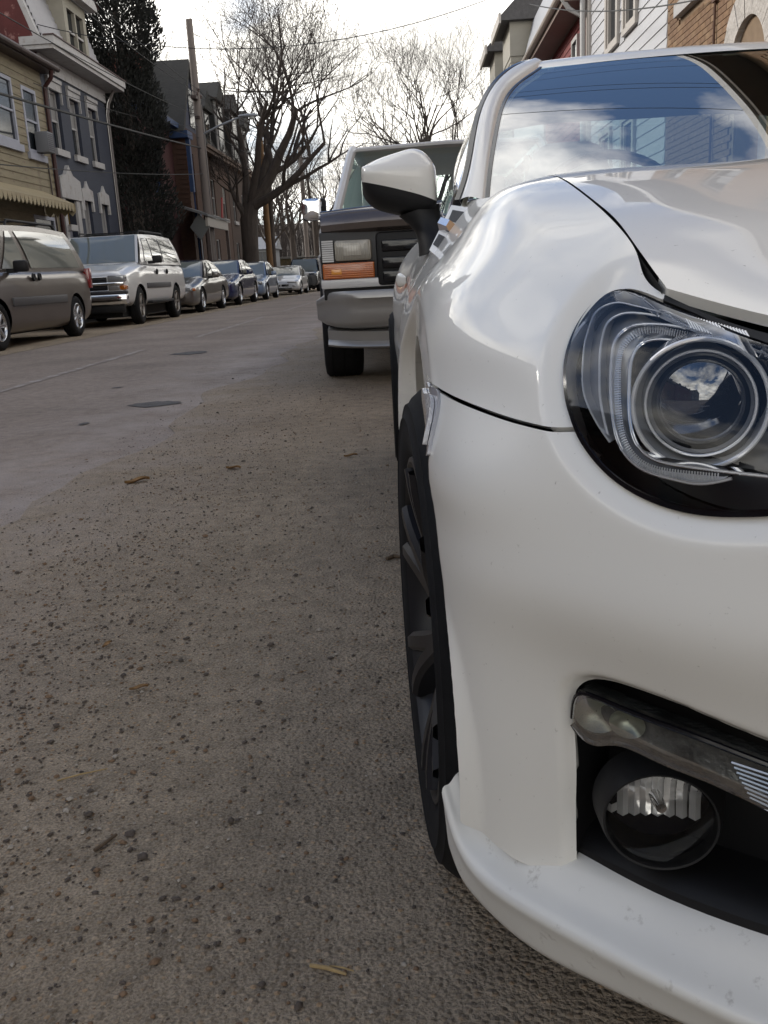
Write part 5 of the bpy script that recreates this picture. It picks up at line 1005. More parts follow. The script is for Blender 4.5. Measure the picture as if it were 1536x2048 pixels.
def generic_car(label, x, yf, W, pm, st, axles, R, cab, group, front, wheelm=alloy, spokes=6, steer=0, rack=False, moulding=None, handle=None, mirror=True, rear_lamp=False):
    """cab: (windscreen base y, roof front y, roof rear y, rear glass base y, belt z front, belt z rear, roof z, side glass cuts)"""
    C_ = thing('parked_car', label, 'car', (x, yf, 0), 0, group)
    G = loft_body(st, W); V = G.reshape(-1, 3); a, b = G.shape[:2]; I = np.arange(a*b).reshape(a, b)
    F = np.array([(I[i, j], I[i, j+1], I[i+1, j+1], I[i+1, j]) for i in range(a-1) for j in range(b-1)])
    g = np.ones(len(V))
    for ya in axles: g = np.minimum(g, np.where(V[:, 0] > W-.30, np.hypot(V[:, 1]-ya, V[:, 2]-R)-(R+.045), 1))
    V1, F1 = clip(V, F, g); V2 = V1*np.array([-1, 1, 1]); F2 = [tuple(k+len(V1) for k in f[::-1]) for f in F1]
    V3 = np.concatenate([V1, V2]); F3 = list(F1)+F2
    caps = [[tuple(p) for p in G[k]]+[(-p[0], p[1], p[2]) for p in G[k][::-1]] for k in (0, -1)]
    VV = [tuple(v) for v in V3]
    for cp in caps: F3.append(tuple(range(len(VV), len(VV)+len(cp)))); VV += cp
    link_mesh('body', VV, F3, pm, C_, True, sharp=40)
    L = st[-1][0]
    mb = MB(); mb.box(-W+.22, W-.22, .25, L-.25, .18, .62)
    for ya in axles: mb.box(-W+.05, W-.05, ya-R-.05, ya+R+.05, R+.02, R+.10)
    mb.build('underbody', under, C_)
    for ya in axles:
        for sx in (-1, 1): small_wheel(C_, sx*(W-.01), ya, sx, R, R*.64, spokes=spokes, m=wheelm, steer=steer if ya == axles[0] else 0)
    y1, y3, y4, y2, zb1, zb2, zr, cuts = cab; xb, xr = W*.90, W*.74
    A = [(-xb*.97, y1, zb1), (xb*.97, y1, zb1), (xr, y3, zr-.02), (-xr, y3, zr-.02)]
    quad_panel('windscreen_frame', A, pm, C_, bulge=.02); quad_panel('windscreen', A, glass_car, C_, off=.012, inset=.07, bulge=.022)
    Bq = [(xb*.95, y2, zb2), (-xb*.95, y2, zb2), (-xr, y4, zr-.03), (xr, y4, zr-.03)]
    quad_panel('tailgate_frame', Bq, pm, C_, bulge=.02); quad_panel('rear_window', Bq, glass_car, C_, off=.012, inset=.10, bulge=.022)
    rg = [[(xr*f, y3+(y4-y3)*t, zr-.02+.035*(1-f*f)+.03*math.sin(math.pi*t)-(.01*t)) for f in np.linspace(-1, 1, 13)] for t in np.linspace(0, 1, 13)]
    mb = MB(); mb.grid(np.array(rg)); mb.build('roof', pm, C_, True)
    def side(y, t): return (xb+(xr-xb)*t)
    for sx in (-1, 1):
        bot = lambda y: zb1+(zb2-zb1)*(y-y1)/(y2-y1)
        N_ = 24; ys = np.linspace(0, 1, N_); low = [(sx*xb, y1+(y2-y1)*t, bot(y1+(y2-y1)*t)-.03) for t in ys]; top = [(sx*xr, y3+(y4-y3)*t, zr-.02+.03*math.sin(math.pi*t)-.01*t) for t in ys]
        gg = np.stack([np.array(low)*(1-k)+np.array(top)*k+np.array((sx*.03*math.sin(math.pi*k), 0, 0)) for k in np.linspace(0, 1, 8)], 1)
        mb = MB(); mb.grid(gg if sx > 0 else gg[::-1]); mb.build('cabin_side', pm, C_, True)
        for (ya, yb, yc, yd) in cuts:      # glass: bottom a..b, top c..d
            def P_(y, k):
                t0 = (y-(y1+(y3-y1)*k))/((y2+(y4-y2)*k)-(y1+(y3-y1)*k)); lo = np.array((sx*xb, y1+(y2-y1)*t0, bot(y1+(y2-y1)*t0)-.03)); hi = np.array((sx*xr, y3+(y4-y3)*t0, zr-.02+.03*math.sin(math.pi*t0)-.01*t0)); p = lo*(1-k)+hi*k; p[0] += sx*(.03*math.sin(math.pi*k)+.012); p[1] = y; return p
            gg = np.array([[P_((ya+(yc-ya)*k)*(1-u)+(yb+(yd-yb)*k)*u, .10+.78*k) for k in np.linspace(0, 1, 7)] for u in np.linspace(0, 1, 8)])
            mb = MB(); mb.grid(gg); mb.build('side_window', glass_car, C_, True)
        if mirror:
            mb = MB(); mb.box(sx*(W+.02) if sx > 0 else -W-.22, sx*(W+.02) if sx < 0 else W+.22, y1+.55, y1+.68, zb1-.01, zb1+.15, .035); mb.build('door_mirror', mirror if not isinstance(mirror, bool) else black_pl, C_, True)
            mb = MB(); mb.box(min(sx*(W-.08), sx*(W+.05)), max(sx*(W-.08), sx*(W+.05)), y1+.57, y1+.64, zb1-.02, zb1+.04); mb.build('mirror_arm', black_pl, C_)
        if moulding:
            mb = MB(); ya, yb, za, zb_ = moulding; mb.box(min(sx*(W-.02), sx*(W+.022)), max(sx*(W-.02), sx*(W+.022)), ya, yb, za, zb_, .012); mb.build('side_moulding', mat('grey_moulding', (0.06375, 0.06375, 0.0675), rough=.5), C_, True)
        for hy, hz_ in (handle or []):
            mb = MB(); mb.lathe([(sx*.0, .001), (sx*.008, .05), (sx*-.02, .06)], 'x', 18, (sx*(W+.004), hy, hz_)); mb.build('door_handle', black_pl, C_, True)
        if rear_lamp:
            mb = MB(); mb.box(min(sx*(W*.80), sx*(W*.985)), max(sx*(W*.80), sx*(W*.985)), L-.13, L+.015, rear_lamp[0], rear_lamp[1], .02); mb.build('tail_lamp', red_l, C_, True)
    if rack:
        for sx in (-1, 1):
            mb = MB(); mb.tube([(sx*xr*.88, y3+.35, zr+.0), (sx*xr*.88, y3+.42, zr+.075), (sx*xr*.88, y4-.35, zr+.075), (sx*xr*.88, y4-.2, zr+.0)], .02, 8); mb.build('roof_rail', black_pl, C_, True)
        for yk in (y3+.8, y4-.7):
            mb = MB(); mb.tube([(-xr*.88, yk, zr+.075), (xr*.88, yk, zr+.075)], .014, 6); mb.build('roof_bar', black_pl, C_, True)
    front(C_)
    return C_
def slab(C_, name, m, x0, x1, y0, y1, z0, z1, bev=.012, parent=None):
    return MB().box(x0, x1, y0, y1, z0, z1, bev).build(name, m, parent or C_, True)
def sedan_front(W, zl, zh, m_g=gloss_bk, lampx=.36, round_=False, amber=False, yb=0.0, fog=True, chromebar=False):
    def f(C_):
        slab(C_, 'grille', m_g, -W*.42, W*.42, yb-.012, yb+.12, zl-.02, zh-.015)
        slab(C_, 'lower_intake', black_pl, -W*.5, W*.5, yb-.01, yb+.1, .27, .38)
        if chromebar: slab(C_, 'grille_bar', chrome, -W*.42, W*.42, yb-.02, yb+.05, (zl+zh)/2-.02, (zl+zh)/2+.02)
        for sx in (-1, 1):
            if round_:
                for cx in (.58, .76):
                    mb = MB(); mb.lathe([(-.02, .001), (-.012, .05), (.0, .072), (.06, .076)], 'y', 22, (sx*W*cx, yb+.06+.10*(cx-.5), (zl+zh)/2)); mb.build('headlight', head_lens, C_, True)
            else:
                a, b = sorted((sx*W*(1-lampx-.12), sx*W*.90)); slab(C_, 'headlight', head_lens, a, b, yb+.03, yb+.22, zl, zh, .03)
                if amber:
                    a, b = sorted((sx*W*.86, sx*W*.965)); slab(C_, 'indicator', amber_l, a, b, yb+.10, yb+.34, zl+.01, zh-.02, .03)
            if fog:
                mb = MB(); mb.lathe([(-.012, .001), (-.006, .035), (.03, .045)], 'y', 16, (sx*W*.68, yb+.04, .36)); mb.build('fog_lamp', head_lens, C_, True)
    return f
def sedan_st(L, zh=.72, zc=.92, zb=.20, zd=.95, nose=.60):
    return [(0, .70, .33, nose-.05, .01), (.03, .80, .27, nose, .015), (.12, .90, .23, nose+.05, .03), (.35, .965, .20, zh, .05), (.9, 1.0, zb, zh+.09, .055), (1.35, 1.0, zb, zc, .04), (2.2, 1.0, zb, zc+.02, .02), (L-1.3, 1.0, zb, zd, .02), (L-.8, .99, .21, zd, .03), (L-.35, .96, .24, zd-.01, .035), (L-.1, .90, .28, zd-.06, .03), (L, .80, .34, zd-.16, .02)]
row = 'cars parked along the left kerb'
XC = -6.55
taupe = mat('taupe_metallic', (0.09375, 0.075, 0.06375), rough=.30, metal=.35, coat=.45, var=.05, vscale=3)
silverw = mat('silver_white_metallic', (.62, .615, .605), rough=.32, metal=.05, coat=1, var=.03, vscale=3)
beige_p = mat('beige_metallic', (0.1125, 0.1013, 0.0915), rough=.3, metal=.4, coat=1)
dblue = mat('dark_blue_paint', (0.009, 0.0165, 0.06375), rough=.25, coat=1)
lblue = mat('ice_blue_paint', (0.165, 0.2175, 0.315), rough=.28, metal=.3, coat=1)
whitep = mat('aged_white_paint', (0.45, 0.45, 0.465), rough=.35, coat=1)
bkp = mat('black_car_paint', (.012, .014, .016), rough=.25, coat=1)
redp = mat('red_car_paint', (0.21, 0.0105, 0.0135), rough=.28, coat=1)
# minivan
W_ = .92
van = generic_car('taupe minivan with black mirror at the left edge of the picture', -6.56, 11.75, W_, taupe,
    [(0, .72, .34, .60, .01), (.04, .82, .28, .66, .02), (.15, .92, .24, .74, .03), (.5, .98, .22, .90, .05), (1.0, 1, .21, 1.03, .05), (1.35, 1, .21, 1.08, .03), (2.5, 1, .21, 1.09, .02), (3.8, 1, .21, 1.10, .02), (4.5, .99, .24, 1.10, .02), (4.78, .965, .28, 1.09, .02), (4.90, .93, .34, 1.06, .02), (4.93, .88, .40, .95, .02)],
    (.98, 4.03), .335, (1.0, 1.95, 4.45, 4.90, 1.06, 1.10, 1.74, [(1.45, 2.28, 1.98, 2.10), (2.48, 4.58, 2.28, 4.26)]), row, sedan_front(.92, .66, .80), spokes=7, rack=True, moulding=(1.45, 3.55, .58, .70), handle=[(2.33, .98), (2.55, .985)], rear_lamp=(.78, 1.12))
# big suv
def suv_front(C_):
    W = 1.0
    slab(C_, 'bumper', chrome, -1.0, 1.0, -.06, .10, .44, .64, .03); slab(C_, 'bumper_top', mat('dark_grey_plastic', (.03, .03, .035), rough=.5), -.99, .99, -.045, .12, .642, .70, .015)
    slab(C_, 'lower_valance', black_pl, -.90, .90, .0, .14, .28, .438, .02)
    slab(C_, 'grille', black_pl, -.62, .62, -.015, .10, .72, .96, .01); slab(C_, 'grille_bar', chrome, -.95, .95, -.035, .05, .815, .87, .015)
    for z in (.75, .91):
        slab(C_, 'grille_slat', gloss_bk, -.61, .61, -.022, .02, z, z+.02, .003)
    slab(C_, 'grille_rim', chrome, -.63, .63, -.02, .02, .962, .98, .004); slab(C_, 'grille_rim', chrome, -.63, .63, -.02, .02, .702, .717, .004)
    slab(C_, 'badge', mat('gold_badge', (.5, .36, .08), rough=.3, metal=.8), -.10, .10, -.05, -.03, .825, .862, .004)
    for sx in (-1, 1):
        a, b = sorted((sx*.64, sx*.965)); slab(C_, 'headlight', head_lens, a, b, -.02, .18, .875, 1.0, .02); slab(C_, 'running_lamp', mat('smoky_lens', (.22, .21, .20), rough=.15, coat=1), *sorted((sx*.64, sx*.86)), -.02, .15, .715, .805, .015); slab(C_, 'indicator', amber_l, *sorted((sx*.862, sx*.975)), -.01, .20, .715, .805, .015)
        slab(C_, 'running_board', black_pl, *sorted((sx*.90, sx*1.06)), 1.55, 3.35, .40, .46, .015)
generic_car('silver white suv with chrome grille bar behind the minivan', -6.62, 18.55, 1.0, silverw,
    [(0, .90, .44, .94, .02), (.04, .95, .42, 1.00, .03), (.25, .98, .40, 1.07, .05), (.9, 1.0, .38, 1.17, .06), (1.4, 1.0, .38, 1.23, .03), (2.6, 1.0, .38, 1.21, .02), (4.0, 1.0, .38, 1.22, .02), (4.75, .99, .40, 1.22, .02), (4.98, .96, .44, 1.20, .02), (5.04, .90, .48, 1.12, .02)],
    (.98, 3.93), .385, (1.42, 2.05, 4.72, 5.02, 1.245, 1.25, 1.87, [(1.82, 2.42, 2.12, 2.46), (2.52, 3.30, 2.56, 3.30), (3.40, 4.72, 3.40, 4.50)]), row, suv_front, spokes=6, rack=True, moulding=(1.45, 3.4, .72, .83), handle=[(2.38, 1.06), (3.22, 1.065)], wheelm=mat('dull_alloy', (.22, .20, .18), rough=.4, metal=.7), steer=4)
generic_car('beige sedan with pale indicator lens behind the silver suv', -6.50, 24.3, .90, beige_p, sedan_st(4.95, .72, .90, zd=.95), (.95, 3.70), .325, (1.50, 2.25, 3.35, 4.25, .90, .95, 1.38, [(1.95, 2.72, 2.36, 2.74), (2.80, 3.78, 2.82, 3.38)]), row, sedan_front(.90, .56, .67, amber=True), mirror=beige_p, spokes=7)
generic_car('dark blue sedan with twin round headlamps in the parked row', -6.55, 30.0, .93, dblue, sedan_st(5.0, .80, .98, nose=.70, zd=1.02), (.95, 3.95), .36, (1.55, 2.25, 3.45, 4.3, .98, 1.02, 1.46, [(1.95, 2.75, 2.35, 2.77), (2.83, 3.85, 2.85, 3.45)]), row, sedan_front(.93, .62, .80, round_=True), mirror=dblue, spokes=5)
generic_car('ice blue sedan behind the dark blue sedan', -6.5, 35.9, .88, lblue, sedan_st(4.5, .74, .93, zd=.98), (.88, 3.5), .32, (1.30, 2.05, 3.15, 3.9, .93, .98, 1.45, [(1.75, 2.5, 2.15, 2.52), (2.58, 3.5, 2.6, 3.15)]), row, sedan_front(.88, .60, .72), mirror=lblue, spokes=7)
def coupe_front(C_):
    W = .88
    for sx in (-1, 1):
        slab(C_, 'headlight', mat('smoky_lens', (.22, .21, .20)), *sorted((sx*.30, sx*.74)), .0, .1, .56, .605, .01); slab(C_, 'grille', gloss_bk, *sorted((sx*.03, sx*.36)), -.02, .08, .40, .50, .02); slab(C_, 'fog_lamp', head_lens, *sorted((sx*.54, sx*.68)), -.02, .08, .36, .45, .02)
    slab(C_, 'lower_intake', gloss_bk, -.5, .5, -.01, .08, .27, .34, .01)
generic_car('white coupe with low split grille far down the left row', -6.15, 44.2, .88, whitep, sedan_st(4.6, .66, .86, nose=.55, zd=.95), (.90, 3.55), .32, (1.45, 2.3, 3.1, 4.0, .86, .95, 1.33, [(1.95, 3.2, 2.42, 3.05)]), row, coupe_front, mirror=whitep, spokes=8)
generic_car('black suv behind the white coupe', -5.85, 50.2, .90, bkp, [(0, .85, .36, .86, .02), (.05, .92, .34, .93, .03), (.3, .97, .33, 1.0, .04), (1.2, 1.0, .32, 1.06, .03), (3.0, 1, .32, 1.08, .02), (4.2, .98, .34, 1.08, .02), (4.45, .92, .4, 1.05, .02)], (.85, 3.5), .36, (1.2, 1.8, 4.1, 4.42, 1.06, 1.09, 1.75, [(1.55, 2.3, 1.9, 2.32), (2.4, 3.2, 2.42, 3.2), (3.3, 4.1, 3.3, 3.95)]), row, sedan_front(.90, .70, .86), rack=True)
generic_car('red car at the far end of the left row', -5.5, 56.3, .88, redp, sedan_st(4.5, .74, .93, zd=.98), (.88, 3.5), .32, (1.30, 2.05, 3.15, 3.9, .93, .98, 1.45, [(1.75, 2.5, 2.15, 2.52), (2.58, 3.5, 2.6, 3.15)]), row, sedan_front(.88, .60, .72))
# ---- old pickup parked behind the coupe ----
FX, FY = .32, 6.50
T_ = thing('pickup_truck', 'old silver and white truck with amber indicator parked behind the white coupe', 'truck', (FX, FY, 0))
fw_ = mat('truck_white_paint', (0.561, 0.561, 0.561), rough=.4, coat=.8, coatr=.08, var=.05, vscale=3)
fsil = mat('truck_silver_paint', (0.323, 0.3187, 0.3145), rough=.38, metal=.45, coat=.3, coatr=.15, var=.06, vscale=4)
rows = []
for f in np.linspace(-1, 1, 31):       # bumper bar wraps back at the ends
    x = f*1.0; yb = -.16+.30*max(0, abs(f)-.72)**1.6*6+.03*f*f
    rows.append([(x, yb+.10, .655), (x, yb+.012, .655), (x, yb, .640), (x, yb-.004, .605), (x, yb+.016, .585), (x, yb+.020, .52), (x, yb+.03, .45), (x, yb+.055, .415-.0), (x, yb+.085, .40+.03*abs(f)**6), (x, yb+.14, .395+.03*abs(f)**6)])
rows = [[(x, y, .53+(z-.53)*(1-.45*max(0, (abs(x)-.84)/.16)**2)) for x, y, z in r] for r in rows]
mb = MB(); mb.grid(np.array(rows)); mb.build('bumper', fsil, T_, True, sharp=50)
rows = [[(f*.93, -.10+.16*abs(f)**5+dy, z+.02*abs(f)**4) for dy, z in ((.10, .395), (.015, .375), (.03, .31), (.0, .295), (-.012, .275), (.0, .262), (.06, .26))] for f in np.linspace(-1, 1, 31)]
mb = MB(); mb.grid(np.array(rows)); mb.build('valance', fsil, T_, True, sharp=50)
slab(T_, 'lower_panel', fw_, -.945, .945, -.02, .12, .672, .735, .012)
slab(T_, 'bumper_gap', under, -.93, .93, -.01, .1, .60, .671, .005)
slab(T_, 'grille_frame', black_pl, -.56, .56, -.035, .10, .675, 1.03, .03); slab(T_, 'header_panel', mat('black_header', (.02, .02, .022), rough=.5), -.94, .94, -.005, .12, .735, 1.045, .01)
for k, z in enumerate((.70, .79, .90)):
    for xx in (-.52, -.155, .21):
        slab(T_, 'grille_slot', gloss_bk, xx, xx+.31, -.045, -.03, z, z+.075, .01)
for sx in (-1, 1):
    lampg = slab(T_, 'headlight', mat('aged_headlamp', (0.289, 0.272, 0.2295), rough=.18, coat=1, var=.15, vscale=8), *sorted((sx*.588, sx*.845)), -.03, .05, .848, .992, .025)
    mb = MB()
    for k in range(10): mb.box(*sorted((sx*.848, sx*.925)), -.028, .07, .850+k*.0143, .861+k*.0143)
    mb.build('side_marker', mat('clear_ribbed', (0.34, 0.3485, 0.3655), rough=.2, coat=1), T_)
    slab(T_, 'indicator', mat('amber_truck', (0.425, 0.102, 0.0068), rough=.2, coat=1, bump=.6, bscale=90, bdist=.004), *sorted((sx*.575, sx*.930)), -.022, .08, .735, .842, .012)
    mb = MB()
    for k in range(14): xx = sx*(.60+k*.0178); mb.tube([(xx, -.031, .862), (xx, -.0325, .92), (xx, -.031, .978)], .0022, 5)
    mb.build('lens_flutes', mat('lens_flute', (.30, .285, .25), rough=.12, coat=1), T_, True, 'stuff')
    slab(T_, 'lamp_reflector', mat('lamp_reflector', (.40, .38, .33), rough=.3, coat=1), *sorted((sx*.66, sx*.78)), -.0335, -.025, .885, .955, .003)
    mb = MB()
    for k in range(7): mb.tube([(sx*.585, -.0235, .748+k*.0135), (sx*.92, -.0235, .748+k*.0135)], .0024, 5)
    mb.build('indicator_ribs', mat('amber_rib', (.56, .15, .012), rough=.2, coat=1), T_, True, 'stuff')
    slab(T_, 'bulb_glow', mat('amber_bulb', (.75, .30, .04), rough=.25, coat=1), *sorted((sx*.80, sx*.87)), -.0265, -.018, .765, .80, .003)
    slab(T_, 'lamp_divider', black_pl, *sorted((sx*.575, sx*.935)), -.015, .05, .843, .848, .001)
    # front wing, door and bed side
    rows = []
    for y, z1, xo in ((0.03, 1.05, .935), (.10, 1.09, .955), (.5, 1.15, .965), (1.1, 1.19, .97), (1.5, 1.20, .97), (3.0, 1.20, .97), (5.2, 1.20, .97)):
        rows.append([(sx*xo*.93, y, z1+.01), (sx*xo*.975, y, z1-.01), (sx*xo*.995, y, z1-.06), (sx*xo, y, z1-.20), (sx*xo*1.012, y, .90), (sx*xo, y, .72), (sx*xo*.99, y, .50)])
    G = np.array(rows); G = np.einsum('ai,ijk->ajk', lin_mat(chord(G), spread(chord(G), 70), .3), G); G = np.einsum('bj,ajk->abk', spline_mat(chord(G.transpose(1, 0, 2)), spread(chord(G.transpose(1, 0, 2)), 26)), G)
    V = G.reshape(-1, 3); I = np.arange(len(V)).reshape(G.shape[:2]); F = np.array([(I[i, j], I[i+1, j], I[i+1, j+1], I[i, j+1]) for i in range(69) for j in range(25)])
    V, F = clip(V, F, np.minimum(np.hypot(V[:, 1]-.75, V[:, 2]-.38)-.45, np.hypot(V[:, 1]-3.7, V[:, 2]-.38)-.45)); link_mesh('body_side', V, F, fw_, T_, True)
    for yw in (.75, 3.7):
        w_ = small_wheel(T_, sx*1.03, yw, sx, .385, .20, .30, spokes=5, steer=5 if yw < 1 else 0)
    # mirror: chrome shell in a black case
    mr = thing('door_mirror', None, None); mr.parent = T_
    rows = [[(sx*(1.10+.085*cx), 1.22+dy, 1.285+.083*cz) for cx, cz in [(math.copysign(abs(math.cos(w))**.5, math.cos(w))*s, math.copysign(abs(math.sin(w))**.5, math.sin(w))*s) for w in np.linspace(0, 2*math.pi, 33)]] for dy, s in ((0, .001), (.0, .55), (.006, .85), (.02, .97), (.05, 1.0), (.08, .99))]
    mb = MB(); mb.grid(np.array(rows)); mb.build('mirror_shell', chrome, mr, True)
    slab(T_, 'mirror_case', black_pl, *sorted((sx*.99, sx*1.19)), 1.30, 1.36, 1.20, 1.37, .025, mr); slab(T_, 'mirror_arm', black_pl, *sorted((sx*.90, sx*1.05)), 1.24, 1.34, 1.195, 1.26, .02, mr)
    # pillars and side glass
    mb = MB(); mb.tube([(sx*.905, 1.10, 1.20), (sx*.79, 1.60, 1.70), (sx*.765, 1.70, 1.765)], .038, 8); mb.build('windscreen_pillar', fw_, T_, True)
    for yp in (2.6, 4.6): mb = MB(); mb.box(*sorted((sx*.76, sx*.93)), yp, yp+.12, 1.18, 1.74); mb.build('door_pillar', fw_, T_)
    quad_panel('side_window', [(sx*.93, 1.2, 1.2), (sx*.93, 4.6, 1.2), (sx*.77, 4.55, 1.72), (sx*.78, 1.68, 1.72)], side_glass, T_)
# bonnet with a smoked stone guard along its front edge
rows = [[(f*.90, y-.03*(1-f*f)*(y < .3)+.02*abs(f)**4, z+.03*(1-f*f)) for f in np.linspace(-1, 1, 25)] for y, z in ((.02, 1.03), (.03, 1.07), (.06, 1.10), (.15, 1.135), (.5, 1.175), (1.1, 1.205), (1.25, 1.20))]
mb = MB(); mb.grid(surf(rows, 30, 41)); mb.build('bonnet', fw_, T_, True)
rows = [[(f*.925, -.045-.025*(1-f*f)+.05*abs(f)**5+dy, z-.012*abs(f)**4) for f in np.linspace(-1, 1, 33)] for dy, z in ((.05, 1.035), (.0, 1.06), (-.012, 1.10), (.005, 1.15), (.04, 1.185), (.07, 1.195))]
mb = MB(); mb.grid(np.array(rows)); mb.build('stone_guard', mat('smoked_plastic', (0.136, 0.1148, 0.1062), rough=.25, metal=.5, coat=1, coatr=.05), T_, True)
mb = MB(); mb.tube([(-.925, -.0, 1.175), (-.6, -.03, 1.195), (0, -.045, 1.2), (.6, -.03, 1.195), (.925, -.0, 1.175)], .006, 6); mb.build('guard_edge', satin, T_, True)
ws = [(-.885, 1.14, 1.215), (.885, 1.14, 1.215), (.765, 1.64, 1.735), (-.765, 1.64, 1.735)]
quad_panel('windscreen', ws, ws_glass, T_, bulge=.03)
mb = MB(); mb.tube([(-.885, 1.12, 1.215), (-.4, 1.07, 1.225), (.4, 1.07, 1.225), (.885, 1.12, 1.215)], .018, 6); mb.build('cowl_seal', black_pl, T_, True)
mb = MB(); mb.tube([(-.65, 1.10, 1.235), (-.2, 1.075, 1.255)], .008, 6); mb.build('wiper', black_pl, T_, True)
rg = [[(.80*f, 1.63+3.1*t, 1.735+.045*min(1, t*9)**.5+.03*(1-f**4)-.0*t) for f in np.linspace(-1, 1, 19)] for t in np.linspace(0, 1, 30)]
mb = MB(); mb.grid(np.array(rg)); mb.build('roof', fw_, T_, True)
mb = MB(); mb.tube([(-.785, 1.64, 1.725), (-.74, 1.62, 1.752), (0, 1.605, 1.768), (.74, 1.62, 1.752), (.785, 1.64, 1.725)], .018, 6); mb.build('roof_edge', fw_, T_, True)
mb = MB(); mb.box(-.93, .93, .05, 5.15, .45, .70); mb.box(-.90, .90, .12, 1.0, .70, 1.0); mb.build('chassis', under, T_)
mb = MB(); mb.box(-.90, .90, 1.05, 1.5, 1.0, 1.19); mb.build('dashboard', mat('dashboard', (.035, .035, .037)), T_)
for xs in (-.42, .42):
    slab(T_, 'seat', mat('grey_seat', (.09, .09, .095), rough=.9), xs-.26, xs+.26, 2.25, 2.42, .7, 1.35, .05); slab(T_, 'headrest', mat('grey_seat', (.09, .09, .095)), xs-.13, xs+.13, 2.28, 2.40, 1.38, 1.55, .04)
mb = MB(); mb.box(-.97, .97, 5.1, 5.2, .5, 1.2); mb.build('tailgate', fw_, T_)
# ================= trees, poles, wires =================
bark = mat('grey_brown_bark', (0.054, 0.04176, 0.03456), rough=.95, var=.35, vscale=5, bump=.8, bscale=14, bdist=.03, stretch=(1, 1, .35))
twigm = mat('twig_bark', (0.0432, 0.03384, 0.03024), rough=.95, var=.3, vscale=2)
def grow(start, d, length, r, level, maxl, out, R_, droop=.0, spread_=.55, up=.25):
    """one limb as a bent tube plus its children; out collects (points, radii, level)"""
    n = 5 if level < 3 else 4; pts = [Vector(start)]; dirs = [Vector(d).normalized()]; rs = [r]; cur = Vector(d).normalized()
    for i in range(n):
        cur = (cur+Vector((R_.uniform(-1, 1), R_.uniform(-1, 1), R_.uniform(-.7, .9)))*.20+Vector((0, 0, up*.10))).normalized()
        pts.append(pts[-1]+cur*(length/n)); rs.append(max(.004, r*(1-.62*(i+1)/n))); dirs.append(cur.copy())
    out.append((pts, rs, level))
    if level >= maxl: return
    k = {0: 4, 1: 5, 2: 4, 3: 4, 4: 3, 5: 2}[min(level, 5)]
    for j in range(k):
        t = R_.uniform(.28, 1.0) if j else 1.0; i = min(n, int(t*n+.5)); p = pts[i]; b = dirs[i]
        a = Vector((R_.uniform(-1, 1), R_.uniform(-1, 1), R_.uniform(-.5, .9))); a = (a-b*a.dot(b)).normalized()
        nd_ = (b*(1-spread_*.35)+a*spread_*R_.uniform(.5, 1.5)+Vector((0, 0, up*.55))).normalized()
        grow(p, nd_, length*R_.uniform(.55, .82), max(.005, rs[i]*R_.uniform(.5, .72)), level+1, maxl, out, R_, droop, spread_, up)
def bare_tree(name, label, trunk, limbs, seed, maxl=5, group=None, spread_=.55, up=.25, tw=1.0):
    """trunk: list of (point, radius); limbs: list of (start, direction, length, radius)"""
    R_ = random.Random(seed); base = trunk[0][0]; e = thing(name, label, 'tree', base, 0, group); b = Vector(base)
    mb = MB(); mb.tube([Vector(p)-b for p, r in trunk], [r for p, r in trunk], 12); mb.build('trunk', bark, e, True)
    out = []
    for s, d, l, r in limbs: grow(Vector(s)-b, d, l, r, 1, maxl, out, R_, 0, spread_, up)
    big = MB(); small = MB()
    for pts, rs, lv in out:
        if lv <= 2: big.tube(pts, rs, 8, False)
        else: small.tube(pts, [x*tw for x in rs], 4 if lv < 4 else 3, False)
    big.build('limbs', bark, e, True); small.build('crown', twigm, e, False)
    return e
# big leaning street tree
bare_tree('street_tree', 'large bare tree leaning over the parked cars on the left', [((-7.95, 47, 0), .55), ((-7.95, 47, .6), .44), ((-7.9, 47, 2.2), .40), ((-7.85, 47, 3.6), .43), ((-7.7, 47, 4.3), .40)],
    [((-7.7, 47, 4.1), (.95, .0, .95), 5.0, .32), ((-7.55, 46.9, 4.2), (1.0, -.2, .55), 4.8, .23), ((-7.9, 47.1, 4.0), (-.10, .1, 1), 4.4, .22), ((-8.0, 46.8, 3.8), (-.5, -.3, .9), 1.6, .17), ((-7.6, 47.2, 4.3), (.45, .5, 1.0), 4.6, .22), ((-7.65, 47.0, 4.3), (.30, -.2, 1.0), 4.8, .22)], 11, 6, None, .78, .22, 1.55)
bare_tree('street_tree', 'tall slim bare tree beside the orange pole behind the leaning tree', [((-7.9, 54, 0), .20), ((-7.8, 54, 3), .17), ((-7.7, 54, 7), .13)], [((-7.7, 54, 7), (-.2, 0, 1), 3.8, .11), ((-7.75, 54, 6), (.3, .2, 1), 3.4, .09), ((-7.75, 54, 5), (-.45, 0, 1), 3.2, .09), ((-7.7, 54, 6.6), (.1, -.3, 1), 3.6, .09)], 5, 5, None, .55, .35)
